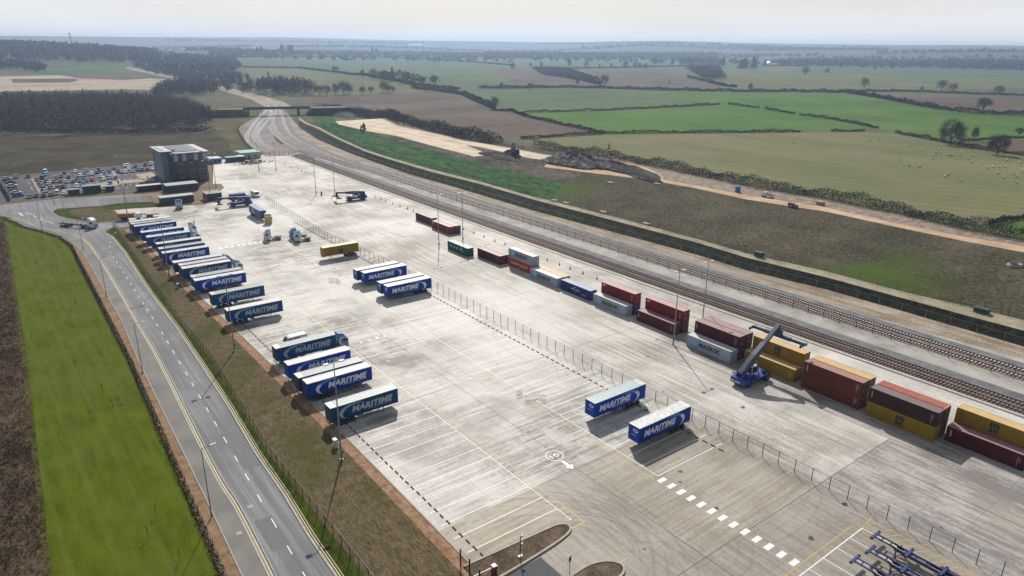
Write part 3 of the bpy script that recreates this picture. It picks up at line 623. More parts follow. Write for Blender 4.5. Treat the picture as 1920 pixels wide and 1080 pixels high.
ZB, ZT, TL, TW = 1.18, 4.13, 13.6, 1.275
def curtain_fn(side, letter):
    """side -1: the face towards local -y, read along +x; side +1: read along -x. Rear of trailer at x=0."""
    def f(b):
        y = side*TW
        b.box((.16, min(y, y-side*.03), ZB+.06), (TL-.10, max(y, y-side*.03), ZT-.10), 0)
        yy = y+side*.012
        def P(u, v): return (u if side < 0 else TL-u, yy, v)
        X0 = 4.15 if side < 0 else 1.25
        write(b, 'MARITIME', lambda u, v: P(X0+u+v*.0, 2.02+v), 8.3, 1.27, 1, .045, .20)
        # thin strapline of small letters and the long pinstripe
        x = X0+3.1
        while x < X0+8.0: b.face([P(x,1.80),P(x+.16,1.80),P(x+.16,1.90),P(x,1.90)], 1); x += .25
        def Q(xr, z): return (xr, yy, z)     # swoosh always hugs the rear end
        n = 30; prev = None
        for i in range(n+1):
            t = R(42+(232-42)*i/n); cx, cz = 4.6, 2.40
            o = (cx+2.95*math.cos(t), cz+1.50*math.sin(t)); wd = .04+.62*math.sin(math.pi*min(1, (i+2)/(n*1.05)))**1.1
            q = (cx+.25+(2.95-wd)*math.cos(t), cz-.06+(1.50-wd*.42)*math.sin(t))
            if prev:
                mi = 3 if i > n*.56 else 2
                b.face([Q(*prev[0]), Q(*o), Q(*q), Q(*prev[1])], mi)
            prev = (o, q)
    return f
def logo_oval(b, x, z, rx, rz_, sgn, mi):
    n = 20
    b.face([(x, rx*math.cos(2*math.pi*i/n), z+rz_*math.sin(2*math.pi*i/n)) for i in range(n)], mi)
def make_trailer(x, y, rz, label, style, roof, group, letters=True):
    """style: 'royal' or 'navy'; origin on the ground at the middle of the rear end, nose along local +x"""
    t = empty('curtain_trailer', (x, y, 0), rz, label, 'trailer', group)
    body = m_royal if style == 'royal' else m_navy
    lt = m_letter if style == 'royal' else m_gletter; sw = m_cyan if style == 'royal' else m_teal2; sl = m_letter if style == 'royal' else m_gletter
    for s in (-1, 1): put('side_curtain', cached('side_curtain|%s%d' % (style, s), curtain_fn(s, 1), [body, lt, sw, sl]), t)
    def roof_f(b):
        b.box((.02,-TW,ZT-.10),(TL,-TW+.16,ZT+.015), 1); b.box((.02,TW-.16,ZT-.10),(TL,TW,ZT+.015), 1)
        b.box((.02,-TW+.16,ZT-.08),(1.25,TW-.16,ZT+.012), 2); b.box((TL-.25,-TW+.16,ZT-.08),(TL,TW-.16,ZT+.012), 1)
        b.box((1.25,-TW+.16,ZT-.06),(TL-.25,TW-.16,ZT-.02), 0)
        k = 0
        while 1.6+k*.62 < TL-.4:
            xx = 1.6+k*.62; b.box((xx,-TW+.18,ZT-.02),(xx+.13,TW-.18,ZT+.006), 1); k += 1
    fr = {'r_white': r_white, 'r_grey': r_rib, 'r_pink': r_white, 'r_teal': r_rib, 'r_blue': r_white}[roof]; sh = globals()[roof]
    put('roof', cached('roof|'+roof, roof_f, [sh, fr, r_white]), t)
    def head_f(b):
        b.box((TL-.10,-TW,ZB),(TL+.0,TW,ZT-.10), 0)
        xx = TL+.012
        n = 20; b.face([(xx, .62*math.cos(2*math.pi*i/n)+.35, 3.25+.33*math.sin(2*math.pi*i/n)) for i in range(n)], 1)
        b.face([(xx+.006, .46*math.cos(2*math.pi*i/n)+.30, 3.25+.14*math.sin(2*math.pi*i/n)) for i in range(n)], 0)
        for k in range(5): b.face([(xx,.55-k*.22,2.35),(xx,.39-k*.22,2.35),(xx,.39-k*.22,2.45),(xx,.55-k*.22,2.45)], 1)
    put('headboard', cached('headboard|'+style, head_f, [body, m_letter]), t)
    def door_f(b):
        b.box((0,-TW,ZB),(.16,TW,ZT-.10), 0)
        for yy in (-.9,-.35,.35,.9): b.tube((-.03,yy,ZB+.1),(-.03,yy,ZT-.2), .03, n=6, mi=1)
        b.box((-.012,-.015,ZB+.05),(0,.015,ZT-.15), 1); b.box((-.06,-1.2,.62),(.06,1.2,.78), 2); b.box((-.075,-1.15,.64),(-.06,-.85,.76), 3); b.box((-.075,.85,.64),(-.06,1.15,.76), 3)
    put('rear_door', cached('rear_door|'+style, door_f, [m_dk if style == 'navy' else body, m_galv, m_dk, m_red]), t)
    def ch_f(b):
        for yy in (-.5,.5): b.box((.1,yy-.07,.95),(TL-.3,yy+.07,ZB))
        b.box((.1,-TW+.02,ZB-.06),(TL-.02,TW-.02,ZB+.06), 1)
        for xx in (1.8,3.1,4.4): b.box((xx-.08,-.95,.45),(xx+.08,.95,.6))
        for xx in (.6,2.4,5.5,7.5,9.5,11.5): b.box((xx,-1.2,1.0),(xx+.08,1.2,1.12))
        b.box((5.4,-1.15,.55),(6.3,-.6,1.0), 2); b.tube((7.0,.75,.8),(8.6,.75,.8), .25, n=10, mi=2)
    put('chassis', cached('chassis', ch_f, [m_dk, body if False else m_dk, m_galv]), t)
    for s in (-1, 1):
        for xx in (1.8, 3.1, 4.4): wheel(t, xx, s*1.02)
        put('landing_leg', cached('landing_leg', lambda b: (b.box((-.07,-.07,.05),(.07,.07,1.1)), b.box((-.18,-.15,0),(.18,.15,.06))), [m_galv]), t, (10.6, s*.85, 0))
        put('side_guard', cached('side_guard', lambda b: (b.box((0,-.02,.5),(3.6,.02,.6)), b.box((0,-.02,.75),(3.6,.02,.85)), b.box((.3,-.03,.5),(.38,.03,1.1)), b.box((3.2,-.03,.5),(3.28,.03,1.1))), [m_chr]), t, (5.9, s*1.2, 0))
    return t

# ------------------------------------------------------------------ tractor units
def make_tractor(x, y, rz, label, cabm, roofm=None, group=None, swoosh=True):
    """origin on the ground under the front bumper; nose along local +x, so the body runs to -x"""
    t = empty('truck_tractor', (x, y, 0), rz, label, 'lorry', group)
    def cab_f(b):
        prof = [(-.02,.55),(-.02,1.55),(-.12,2.15),(-.42,3.0),(-.95,3.45),(-2.15,3.62),(-2.25,3.1),(-2.25,.95),(-1.75,.95),(-1.72,.6),(-.55,.6)]
        b.prism(prof, -1.24, 1.24, 0)
        b.box((.0,-1.2,.35),(.06,1.2,.75), 2); b.box((-.05,-1.26,.95),(.03,-.95,1.15), 3); b.box((-.05,.95,.95),(.03,1.26,1.15), 3)
        b.box((-.06,-.7,1.0),(.02,.7,1.5), 2)
        for s in (-1, 1):
            yy = s*1.252; q = [(-.45,1.95),(-1.3,1.95),(-1.3,2.75),(-.62,2.75)]
            b.face([(p[0], yy, p[1]) for p in q], 1)
            if swoosh:
                n = 14; pr = None
                for i in range(n+1):
                    tt = R(30+250*i/n); o = (-1.3+.95*math.cos(tt), yy, 2.1+.95*math.sin(tt)); q2 = (-1.22+.72*math.cos(tt), yy, 2.08+.74*math.sin(tt))
                    if pr: b.face([pr[0], o, q2, pr[1]], 4)
                    pr = (o, q2)
            b.box((-.25, s*1.3-.1, 1.9),(-.05, s*1.3+.1, 2.6), 2)
    put('cab', cached('cab|'+cabm.name+str(swoosh), cab_f, [cabm, m_glass, m_dk, m_lamp, m_letter]), t)
    put('windscreen', cached('windscreen', lambda b: b.face([(-.085,-1.08,1.75),(-.085,1.08,1.75),(-.375,1.02,2.78),(-.375,-1.02,2.78)]), [m_glass]), t, (.035, 0, .02))
    rf = roofm or cabm
    put('roof_fairing', cached('roof_fairing|'+rf.name, lambda b: b.prism([(-.6,3.3),(-1.2,3.78),(-2.2,3.95),(-2.2,3.5)], -1.05, 1.05), [rf]), t)
    put('chassis', cached('tractor_chassis', lambda b: (b.box((-5.9,-.45,.75),(-.3,-.25,1.0)), b.box((-5.9,.25,.75),(-.3,.45,1.0)), b.box((-5.9,-1.2,.9),(-5.7,1.2,1.05)), b.box((-4.3,-.5,1.0),(-4.0,.5,1.05))), [m_dk]), t)
    put('fifth_wheel', cached('fifth_wheel', lambda b: b.prism([(-.5,-.45),(.35,-.45),(.5,-.12),(.1,0),(.5,.12),(.35,.45),(-.5,.45)], 1.08, 1.2, 0, 'z'), [m_dk]), t, (-4.7, 0, 0))
    for s in (-1, 1):
        put('fuel_tank', cached('fuel_tank', lambda b: b.box((-.5,-.28,-.3),(.5,.28,.3)), [m_chr]), t, (-2.9, s*.9, .8))
        put('mudguard', cached('mudguard', lambda b: b.prism([(.62,.3),(.5,.62),(.2,.68),(-.2,.68),(-.5,.62),(-.62,.3),(-.55,.3),(-.4,.55),(.4,.55),(.55,.3)], -.25, .25), [m_blue]), t, (-4.7, s*.98, .5))
        wheel(t, -1.35, s*1.02, rim=m_chr); wheel(t, -3.75, s*1.02, rim=m_chr); wheel(t, -4.95, s*1.0, w=.55, rim=m_chr)
    return t

# ------------------------------------------------------------------ shipping containers (12.19 x 2.44 x 2.9), long side along world x, doors at +x
CLN, CWD, CHT = 12.19, 2.44, 2.86
def cont_mats():
    D = {}
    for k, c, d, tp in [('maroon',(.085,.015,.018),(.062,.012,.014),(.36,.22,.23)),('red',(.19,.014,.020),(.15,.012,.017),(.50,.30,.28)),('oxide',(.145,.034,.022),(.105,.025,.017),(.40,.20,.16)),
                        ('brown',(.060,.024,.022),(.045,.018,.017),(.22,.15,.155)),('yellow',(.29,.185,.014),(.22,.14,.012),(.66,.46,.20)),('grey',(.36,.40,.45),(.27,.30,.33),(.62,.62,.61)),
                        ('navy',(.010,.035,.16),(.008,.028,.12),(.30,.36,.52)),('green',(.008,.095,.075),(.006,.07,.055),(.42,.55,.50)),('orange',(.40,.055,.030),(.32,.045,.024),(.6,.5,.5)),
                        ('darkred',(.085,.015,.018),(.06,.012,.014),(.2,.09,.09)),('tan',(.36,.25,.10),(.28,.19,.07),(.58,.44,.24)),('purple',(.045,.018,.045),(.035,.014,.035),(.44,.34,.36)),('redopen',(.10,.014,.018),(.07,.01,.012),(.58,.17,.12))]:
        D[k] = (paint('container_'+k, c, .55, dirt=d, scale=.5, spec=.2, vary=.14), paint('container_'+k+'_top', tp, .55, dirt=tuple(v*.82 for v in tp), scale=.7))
    return D
CM = cont_mats()
def cside(logo, s):
    def f(b):
        y = s*(CWD/2); d = .036; pitch = .28; x = .16; y1 = y-s*d
        pts = []; n = int((CLN-.32)/pitch)
        for i in range(n):
            a = .16+i*(CLN-.32)/n; w_ = (CLN-.32)/n
            pts += [(a, y1), (a+w_*.14, y-s*.004), (a+w_*.5, y-s*.004), (a+w_*.64, y1)]
        pts.append((CLN-.16, y1))
        for p, q in zip(pts, pts[1:]): b.face([(p[0],p[1],.16),(q[0],q[1],.16),(q[0],q[1],CHT-.12),(p[0],p[1],CHT-.12)])
        yy = y-.006*s+ s*.012
        def P(u, v): return (u if s < 0 else CLN-u, yy, v)
        def sq(x0,z0,x1,z1,mi): b.face([P(x0,z0),P(x1,z0),P(x1,z1),P(x0,z1)], mi)
        if logo == 'maersk':
            write(b, 'MAERSK', lambda u, v: P(3.55+u, 1.02+v), 5.9, 1.05, 1, .04)
            sq(1.45,.95,2.95,2.45,2)
            for k in range(7):
                t = math.pi*2*k/7+.3; cx, cz = 2.2, 1.7
                b.face([P(cx+.62*math.cos(t), cz+.62*math.sin(t)), P(cx+.14*math.cos(t+.45), cz+.14*math.sin(t+.45)), P(cx, cz), P(cx+.14*math.cos(t-.45), cz+.14*math.sin(t-.45))][::1], 3)
        elif logo == 'msc':
            write(b, 'm', lambda u, v: P(5.4+u, 1.42+v), 1.5, .95, 1, .045); write(b, 'sc', lambda u, v: P(5.42+u, .55+v), 1.5, .72, 1, .04)
            for k in range(14): sq(.75, .6+k*.125, .81, .68+k*.125, 1); sq(1.05, .6+k*.125, 1.11, .68+k*.125, 1)
        elif logo == 'hs':
            write(b, 'HAMBURG', lambda u, v: P(1.3+u, 1.15+v), 4.1, .62, 3, .02); write(b, 'S\u00dcD', lambda u, v: P(7.7+u, 1.15+v), 1.9, .74, 3, .02)
            for a0, a1 in (((5.5,.6),(7.3,2.3)), ((7.2,.8),(5.9,1.9)), ((6.4,1.45),(7.9,1.0))):
                dx, dz = a1[0]-a0[0], a1[1]-a0[1]; l = math.hypot(dx, dz); nx, nz = -dz/l*.09, dx/l*.09
                b.face([P(a0[0]+nx,a0[1]+nz), P(a1[0],a1[1]), P(a0[0]-nx,a0[1]-nz)], 3)
        elif logo == 'cma':
            write(b, 'CMA CGM', lambda u, v: P(4.4+u, 1.35+v), 3.4, .42, 3, .03)
            for c, sg in ((2.1, 1), (1.05, -1)): b.face([P(5.2,c), P(6.2,c+.18*sg), P(7.0,c), P(6.2,c+.06*sg)], 3)
            for k in range(9): sq(8.4+k*.24, .95, 8.56+k*.24, 1.05, 3)
            for k in range(7): sq(8.9+k*.24, .7, 9.06+k*.24, .78, 3)
        elif logo == 'uasc':
            for ch, x0 in (('U',1.8),('A',3.7),('S',5.6),('C',7.6)): write(b, ch, lambda u, v: P(x0+u, 1.15+v), .72, .75, 3, .04)
            sq(9.0,.75,9.22,2.1,3); sq(7.9,2.05,9.22,2.15,3)
        elif logo == 'kn':
            write(b, 'EN', lambda u, v: P(.55+u, 2.05+v), .85, .42, 3, .06)
        elif logo == 'vert':
            write(b, 'triton', lambda u, v: P(.65+v*.55, 1.05+u), 1.25, .62, 3, .02)
        elif logo == 'vert2':
            for k in range(9): sq(.5, 1.1+k*.13, .62, 1.19+k*.13, 3)
        if logo in ('vert', 'none', 'vert2', 'kn'):
            for k in range(10): sq(11.1, .7+k*.16, 11.17, .80+k*.16, 3)
            for k in range(6): sq(11.4, 1.2+k*.16, 11.46, 1.3+k*.16, 3)
            sq(11.1,.42,11.25,.52,4)
    return f
m_star = paint('star_blue', (.16,.50,.66), .5, var=.05); m_blk = paint('black_lettering', (.02,.022,.028), .6, var=.02); m_mk = paint('slate_lettering', (.035,.045,.06), .6, var=.05)
def make_container(x, y, z, kind, logo, label, group='shipping containers stacked along the railside'):
    t = empty('shipping_container', (x, y, z), 0, label, 'shipping container', group)
    body, top = CM[kind]
    key = kind+logo
    mats = [body, m_mk if logo == 'maersk' else m_blk, m_star, m_letter, m_yel]
    put('side_panel', cached('side_panel|%s-' % key, lambda b: cside(logo, -1)(b), mats), t)
    put('side_panel', cached('side_panel|%s+' % key, lambda b: cside(logo, 1)(b), mats), t)
    def fr(b):
        for yy in (-CWD/2, CWD/2-.12):
            b.box((0,yy,0),(CLN,yy+.12,.16)); b.box((0,yy,CHT-.12),(CLN,yy+.12,CHT))
            b.box((0,yy,.16),(.16,yy+.12,CHT-.12)); b.box((CLN-.16,yy,.16),(CLN,yy+.12,CHT-.12))
        for xx in (0, CLN-.12): b.box((xx,-CWD/2+.12,0),(xx+.12,CWD/2-.12,.14)); b.box((xx,-CWD/2+.12,CHT-.1),(xx+.12,CWD/2-.12,CHT))
        b.box((.12,-CWD/2+.12,.02),(CLN-.12,CWD/2-.12,.12))
    put('frame', cached('frame|'+kind, fr, [body]), t)
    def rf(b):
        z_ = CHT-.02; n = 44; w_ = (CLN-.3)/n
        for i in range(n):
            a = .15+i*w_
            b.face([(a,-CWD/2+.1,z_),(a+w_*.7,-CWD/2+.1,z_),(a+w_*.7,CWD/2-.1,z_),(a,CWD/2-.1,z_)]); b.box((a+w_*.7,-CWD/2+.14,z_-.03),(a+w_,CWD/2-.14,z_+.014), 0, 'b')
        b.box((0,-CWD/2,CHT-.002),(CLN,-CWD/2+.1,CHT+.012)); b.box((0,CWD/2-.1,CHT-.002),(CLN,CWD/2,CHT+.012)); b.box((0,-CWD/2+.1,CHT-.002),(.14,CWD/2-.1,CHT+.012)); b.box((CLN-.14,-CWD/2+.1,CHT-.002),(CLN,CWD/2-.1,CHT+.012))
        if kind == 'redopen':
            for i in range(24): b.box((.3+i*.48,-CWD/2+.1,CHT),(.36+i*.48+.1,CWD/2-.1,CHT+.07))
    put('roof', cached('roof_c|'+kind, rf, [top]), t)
    put('front_panel', cached('front_panel|'+kind, lambda b: b.box((.03,-CWD/2+.12,.14),(.08,CWD/2-.12,CHT-.1)), [body]), t)
    for s in (-1, 1):
        d = put('door', cached('door_c|'+kind+str(s), lambda b: (b.box((0,min(0,s*1.1),.14),(.05,max(0,s*1.1),CHT-.1)), b.face([(.056,s*.62+.14,2.1),(.056,s*.62+.38,2.1),(.056,s*.62+.38,2.3),(.056,s*.62+.14,2.3)],1), b.face([(.056,s*.3-.1,.75),(.056,s*.3+.1,.75),(.056,s*.3+.1,.95),(.056,s*.3-.1,.95)],1 if kind in('maroon','red','oxide') else 0)), [body, m_letter]), t, (CLN-.06, 0, 0))
        for yy in (.28, .82): put('locking_bar', cached('locking_bar', lambda b: (b.tube((.08,0,.1),(.08,0,CHT-.15), .024, n=6), b.box((.05,-.12,1.1),(.1,.12,1.16))), [m_galv]), d, (0, s*yy, 0))
    return t

# ------------------------------------------------------------------ trailers on the verge side and by the middle fence
GL_ = 'curtain trailers parked in a row beside the grass verge'
row = [  # x of the near long side, y of the rear, style, roof, label
 (-107.7,41.2,'navy','r_grey','navy curtain trailer with ribbed grey roof standing alone beside the white cabinet'),
 (-119.3,41.5,'royal','r_white','bright royal blue trailer with white ribbed roof, hard against a grey-roofed one'),
 (-122.7,41.1,'navy','r_grey','grey-roofed trailer squeezed behind the bright royal blue one near the white van row'),
 (-129.4,41.5,'royal','r_white','royal blue trailer between the coupled lorry beside the van and a grey-roofed trailer'),
 (-138.9,42.3,'navy','r_grey','navy trailer coupled to a lorry, with the white van parked behind it'),
 (-167.7,40.5,'navy','r_white','navy trailer with white roof, last of the far group before the empty bays'),
 (-181.8,40.6,'navy','r_grey','navy trailer with grey-white roof, second from the empty bays in the far group'),
 (-195.9,40.1,'royal','r_white','glossy royal blue trailer with bright cyan swoosh, third from the empty bays'),
 (-199.5,40.2,'navy','r_grey','dull-roofed trailer directly behind the glossy royal blue one with bright swoosh'),
 (-209.3,40.0,'navy','r_white','navy trailer coupled to a lorry, beside the pink-roofed trailer'),
 (-212.9,40.1,'navy','r_pink','trailer with a long faded pink roof'),
 (-216.8,39.3,'navy','r_blue','pale blue-roofed trailer just behind the pink-roofed one'),
 (-229.2,38.9,'royal','r_white','royal blue trailer with plain white roof in the middle of the far group'),
 (-234.8,39.1,'navy','r_grey','grey-roofed trailer behind the plain white-roofed one in the far group'),
 (-241.4,39.7,'navy','r_white','navy trailer with thin white roof edge, just before the pale blue-roofed one'),
 (-252.2,38.9,'navy','r_blue','navy trailer with pale blue roof coupled to the last lorry of the row'),
 (-259.9,38.6,'royal','r_white','blue trailer with shining white roof beside the lone parked lorry cab'),
 (-270.4,38.4,'royal','r_white','royal blue trailer with half-hidden lettering in the far end cluster of three'),
 (-274.5,38.1,'navy','r_grey','grey-roofed trailer in the middle of the far end cluster of three'),
 (-278.1,38.1,'navy','r_white','last white-roofed trailer of the row, next to the orange tipper')]
for i, (x, y, st, rf, lb) in enumerate(row):
    make_trailer(x-TW, y, R(90), lb, st, rf, GL_)
GM = 'curtain trailers parked nose out by the middle fence'
for x, y, st, rf, lb in [(-70.0,81.1,'royal','r_white','royal blue trailer with cream-white roof nearest the pedestrian crossing'),
    (-81.0,81.0,'royal','r_teal','royal blue trailer with pale teal roof beside the cream-roofed one'),
    (-161.1,80.5,'royal','r_white','royal blue trailer in the pair beside the empty middle bays, lettered side open to view'),
    (-164.6,80.3,'navy','r_white','trailer mostly hidden behind its twin beside the empty middle bays'),
    (-175.4,80.6,'royal','r_white','lettered trailer of the pair next to the yellow box trailer'),
    (-178.9,79.9,'navy','r_white','hidden trailer of the pair next to the yellow box trailer')]:
    make_trailer(x-TW, y+TL, R(-90), lb, st, rf, GM)

GT = 'blue and white tractor units'
cab_navy = paint('cab_blue_white', (.03,.11,.30), .3); cab_white = paint('cab_white', (.62,.66,.72), .3); cab_lb = paint('cab_light_blue', (.12,.27,.50), .3)
make_tractor(-140.2, 58.9, R(90), 'blue and white lorry coupled to the navy trailer beside the white van', cab_lb, cab_navy, GT)
make_tractor(-210.6, 56.9, R(90), 'lorry coupled to the trailer beside the pink-roofed one', cab_white, cab_navy, GT)
make_tractor(-218.1, 56.0, R(90), 'blue roofed lorry coupled to the pale blue-roofed trailer', cab_lb, cab_navy, GT)
make_tractor(-253.5, 55.5, R(90), 'white-sided lorry coupled at the far end of the trailer row', cab_white, cab_lb, GT)
make_tractor(-266.5, 57.5, R(90), 'white-nosed lorry cab standing beside the person in the yard', cab_white, cab_navy, GT)
make_tractor(-241.0, 73.8, R(-100), 'lone tractor unit without trailer in the open yard', cab_white, cab_lb, GT)
make_tractor(-233.4, 81.6, R(-97), 'front tractor unit of the pair standing side by side without trailers', cab_white, cab_lb, GT)
make_tractor(-237.6, 81.8, R(-97), 'rear tractor unit of the pair standing side by side without trailers', cab_lb, cab_navy, GT)
make_tractor(-308.6, 61.3, R(-14), 'blue-topped lorry facing the yard in front of the long shed', cab_white, m_blue, GT, swoosh=False)
make_tractor(-293.4, 29.0, R(45), 'white lorry turning out of the gate with an empty skeletal trailer', m_white, m_white, 'white lorries', swoosh=False)

# ------------------------------------------------------------------ containers
E_ = [
 (-39.8,127.9+1.22,0,'maroon','vert','bottom maroon container below the last yellow one at the end of the railside row'),
 (-39.8,130.5+1.22,0,'darkred','none','hidden lower container carrying the last yellow one'),
 (-39.8,130.5+1.22,1,'yellow','msc','last yellow container, stacked on top at the end of the railside row'),
 (-52.9,125.4+1.22,0,'yellow','msc','yellow container under the dark brown one'),
 (-52.9,125.4+1.22,1,'brown','vert2','dark brown container stacked on the yellow one'),
 (-52.9,128.0+1.22,0,'darkred','none','lower dark red container behind the yellow one'),
 (-52.9,128.0+1.22,1,'redopen','none','open-topped container with ribbed coral red cover behind the dark brown one'),
 (-66.7,125.9+1.22,0,'oxide','none','lower rust-red container of the two matching ones next to the reach stacker'),
 (-66.7,125.9+1.22,1,'oxide','vert','upper rust-red container of the two matching ones next to the reach stacker'),
 (-66.7,128.5+1.22,0,'tan','none','lower container behind the two rust-red ones'),
 (-66.7,128.5+1.22,1,'yellow','none','plain yellow container behind the upper rust-red one'),
 (-80.8,126.2+1.22,0,'yellow','none','lower plain yellow container right behind the reach stacker'),
 (-80.8,128.9+1.22,0,'tan','none','hidden lower container under the one the reach stacker holds'),
 (-80.8,128.9+1.22,1,'yellow','msc','yellow container gripped from above by the reach stacker'),
 (-94.2,123.0+1.22,0,'grey','maersk','pale grey container with star in front of the stacked maroon ones beside the reach stacker'),
 (-94.2,125.5+1.22,0,'maroon','none','lower maroon container behind the pale grey one beside the reach stacker'),
 (-94.2,125.5+1.22,1,'maroon','vert2','upper maroon container with diagonal shadow line, front of the maroon pair'),
 (-94.2,128.1+1.22,0,'maroon','none','lower rear maroon container of the block beside the reach stacker'),
 (-94.2,128.1+1.22,1,'maroon','none','upper rear maroon container of the block beside the reach stacker'),
 (-112.0,125.2+1.22,0,'maroon','vert2','single-height maroon container beside the tall light mast'),
 (-111.8,127.8+1.22,0,'maroon','none','lower maroon container under the bright red one by the tall light mast'),
 (-111.8,127.8+1.22,1,'red','kn','bright red container with small white logo stacked by the tall light mast'),
 (-127.5,124.6+1.22,0,'grey','maersk','pale grey container with star in front of a bright red one on a blue one'),
 (-127.2,127.2+1.22,0,'navy','none','blue container under the bright red one'),
 (-127.2,127.2+1.22,1,'red','kn','bright red container stacked on a blue one'),
 (-141.5,125.2+1.22,0,'navy','cma','single navy container with small white lettering'),
 (-154.9,124.7+1.22,0,'grey','maersk','pale grey container beside the tan-topped one'),
 (-154.9,127.3+1.22,0,'tan','none','tan-topped container behind a pale grey one'),
 (-168.3,126.6+1.22,0,'orange','hs','orange-red container carrying a pale grey one'),
 (-168.3,126.6+1.22,1,'grey','maersk','pale grey container stacked on the orange-red one'),
 (-182.3,124.3+1.22,0,'maroon','none','front maroon container of the single-height pair beside the green one'),
 (-182.3,126.9+1.22,0,'maroon','none','rear maroon container of the single-height pair beside the green one'),
 (-195.5,121.0+1.22,0,'green','uasc','dark green container standing alone by a light mast'),
 (-222.9,131.2+1.22,0,'red','kn','red container in front of the dark purple one in the far group of three'),
 (-222.9,133.8+1.22,0,'purple','none','dark purple container in the far group of three'),
 (-238.0,132.8+1.22,0,'maroon','none','maroon container at the far end of the railside containers')]
for x, y, lv, k, lg, lb in E_: make_container(x, y, lv*CHT+(.012 if lv else 0), k, lg, lb)

# yellow box container on a skeletal trailer
t = empty('container_trailer', (-206.1-1.25, 81.0+12.6, 0), R(-90), 'yellow container on a skeletal trailer standing by the middle fence', 'trailer')
body, top = CM['tan']
def ybox(b):
    b.box((.3,-1.22,1.35),(12.5,1.22,4.2))
    for i in range(40):
        for s in (-1,1): b.box((.5+i*.29,s*1.22-.02,1.5),(.62+i*.29,s*1.22+.02,4.05))
    for s in (-1, 1):
        f = (lambda u, v: (5.9+u, -1.25, 2.3+v)) if s < 0 else (lambda u, v: (7.1-u, 1.25, 2.3+v))
        b.face([f(-.15,-.75), f(1.35,-.75), f(1.35,.9), f(-.15,.9)], 2)
        g = (lambda u, v, s=s: (5.9+u, -1.256, 2.35+v)) if s < 0 else (lambda u, v, s=s: (7.1-u, 1.256, 2.35+v))
        write(b, 'm', g, 1.15, .5, 1, .06); write(b, 'sc', lambda u, v: g(u, v-.62), 1.15, .5, 1, .06)
MBy = MB(); ybox(MBy); MBy.build('box', [CM['yellow'][0], m_blk, paint('logo_brown', (.16,.09,.03), .6)], t)
MB().box((.3,-1.22,4.2),(12.5,1.22,4.23)).build('roof', [top], t)
b = MB(); b.box((.1,-.5,1.1),(12.6,-.38,1.33)); b.box((.1,.38,1.1),(12.6,.5,1.33))
for xx in (.2,3,6,9,12.2): b.box((xx,-1.15,1.15),(xx+.2,1.15,1.3))
b.build('chassis', [m_dk], t)
for s in (-1,1):
    for xx in (1.7,3.0,4.3): wheel(t, xx, s*1.02)
    put('landing_leg', _MC['landing_leg'], t, (9.6, s*.85, 0))

# ------------------------------------------------------------------ skeletal trailers in the near bays
def skel(x, y, lb, group):
    t = empty('skeletal_trailer', (x, y, 0), 0, lb, 'trailer', group)
    b = MB()
    for yy in (-.5,.38):
        b.box((0,yy,1.12),(3.0,yy+.12,1.3)); b.box((3.0,yy,.78),(13.4,yy+.12,1.22)); b.bar((2.6,yy+.06,1.2),(3.6,yy+.06,1.0),.12,.25)
    for xx in (1.0,2.2,4.2,5.6,7.2,9.0,10.6,12.2): b.box((xx,-.38,.98),(xx+.14,.38,1.12))
    b.tube((4.0,.18,1.0),(7.0,.18,1.0), .1, n=8, mi=1); b.box((3.4,-.16,1.0),(6.8,0,1.06), 1)
    b.build('frame', [m_skel, m_chr], t)
    for xx, wd in ((0,1.22),(4.6,1.22),(9.0,1.22),(13.2,1.22)):
        b = MB(); b.box((xx-.05,-wd,1.12),(xx+.32,wd,1.34)); b.box((xx-.02,-wd,1.34),(xx+.2,-wd+.18,1.42)); b.box((xx-.02,wd-.18,1.34),(xx+.2,wd,1.42)); b.build('bolster', [m_skel], t)
    b = MB(); b.box((13.5,-1.2,.6),(13.6,1.2,1.15)); b.build('bumper', [m_skel], t)
    for s in (-1,1):
        for xx in (9.2,10.5,11.8): wheel(t, xx, s*1.0)
        b = MB(); b.box((3.3,s*.8-.07,0),(3.45,s*.8+.07,1.2)); b.bar((3.4,s*.8,.3),(4.5,s*.5,1.0),.07,.07); b.build('landing_leg', [m_dk], t)
        b = MB(); b.box((8.4,s*1.0-.25,1.03),(12.6,s*1.0+.25,1.08)); b.build('mudguard', [m_dk], t)
skel(-33.7, 90.5, 'blue skeletal trailer parked along the yellow hatched strip', 'empty skeletal trailers in the near bays')
skel(-32.6, 86.9, 'blue skeletal trailer parked between two others in the marked bays', 'empty skeletal trailers in the near bays')
skel(-32.9, 83.4, 'blue skeletal trailer farthest from the yellow hatched strip', 'empty skeletal trailers in the near bays')
t = empty('skeletal_trailer', (-305.4, 17.0, 0), R(45), 'empty dark skeletal trailer drawn by the white lorry at the gate', 'trailer')
b = MB(); b.box((0,-.5,1.0),(13,-.38,1.25)); b.box((0,.38,1.0),(13,.5,1.25))
for xx in (0,4,8,12.6): b.box((xx,-1.2,1.1),(xx+.3,1.2,1.3))
b.build('frame', [m_dk], t)
for s in (-1,1):
    for xx in (1.2,2.5,3.8): wheel(t, xx, s*1.0)
t.location = (-304.6, 19.0, 0); t.rotation_euler[2] = R(38)

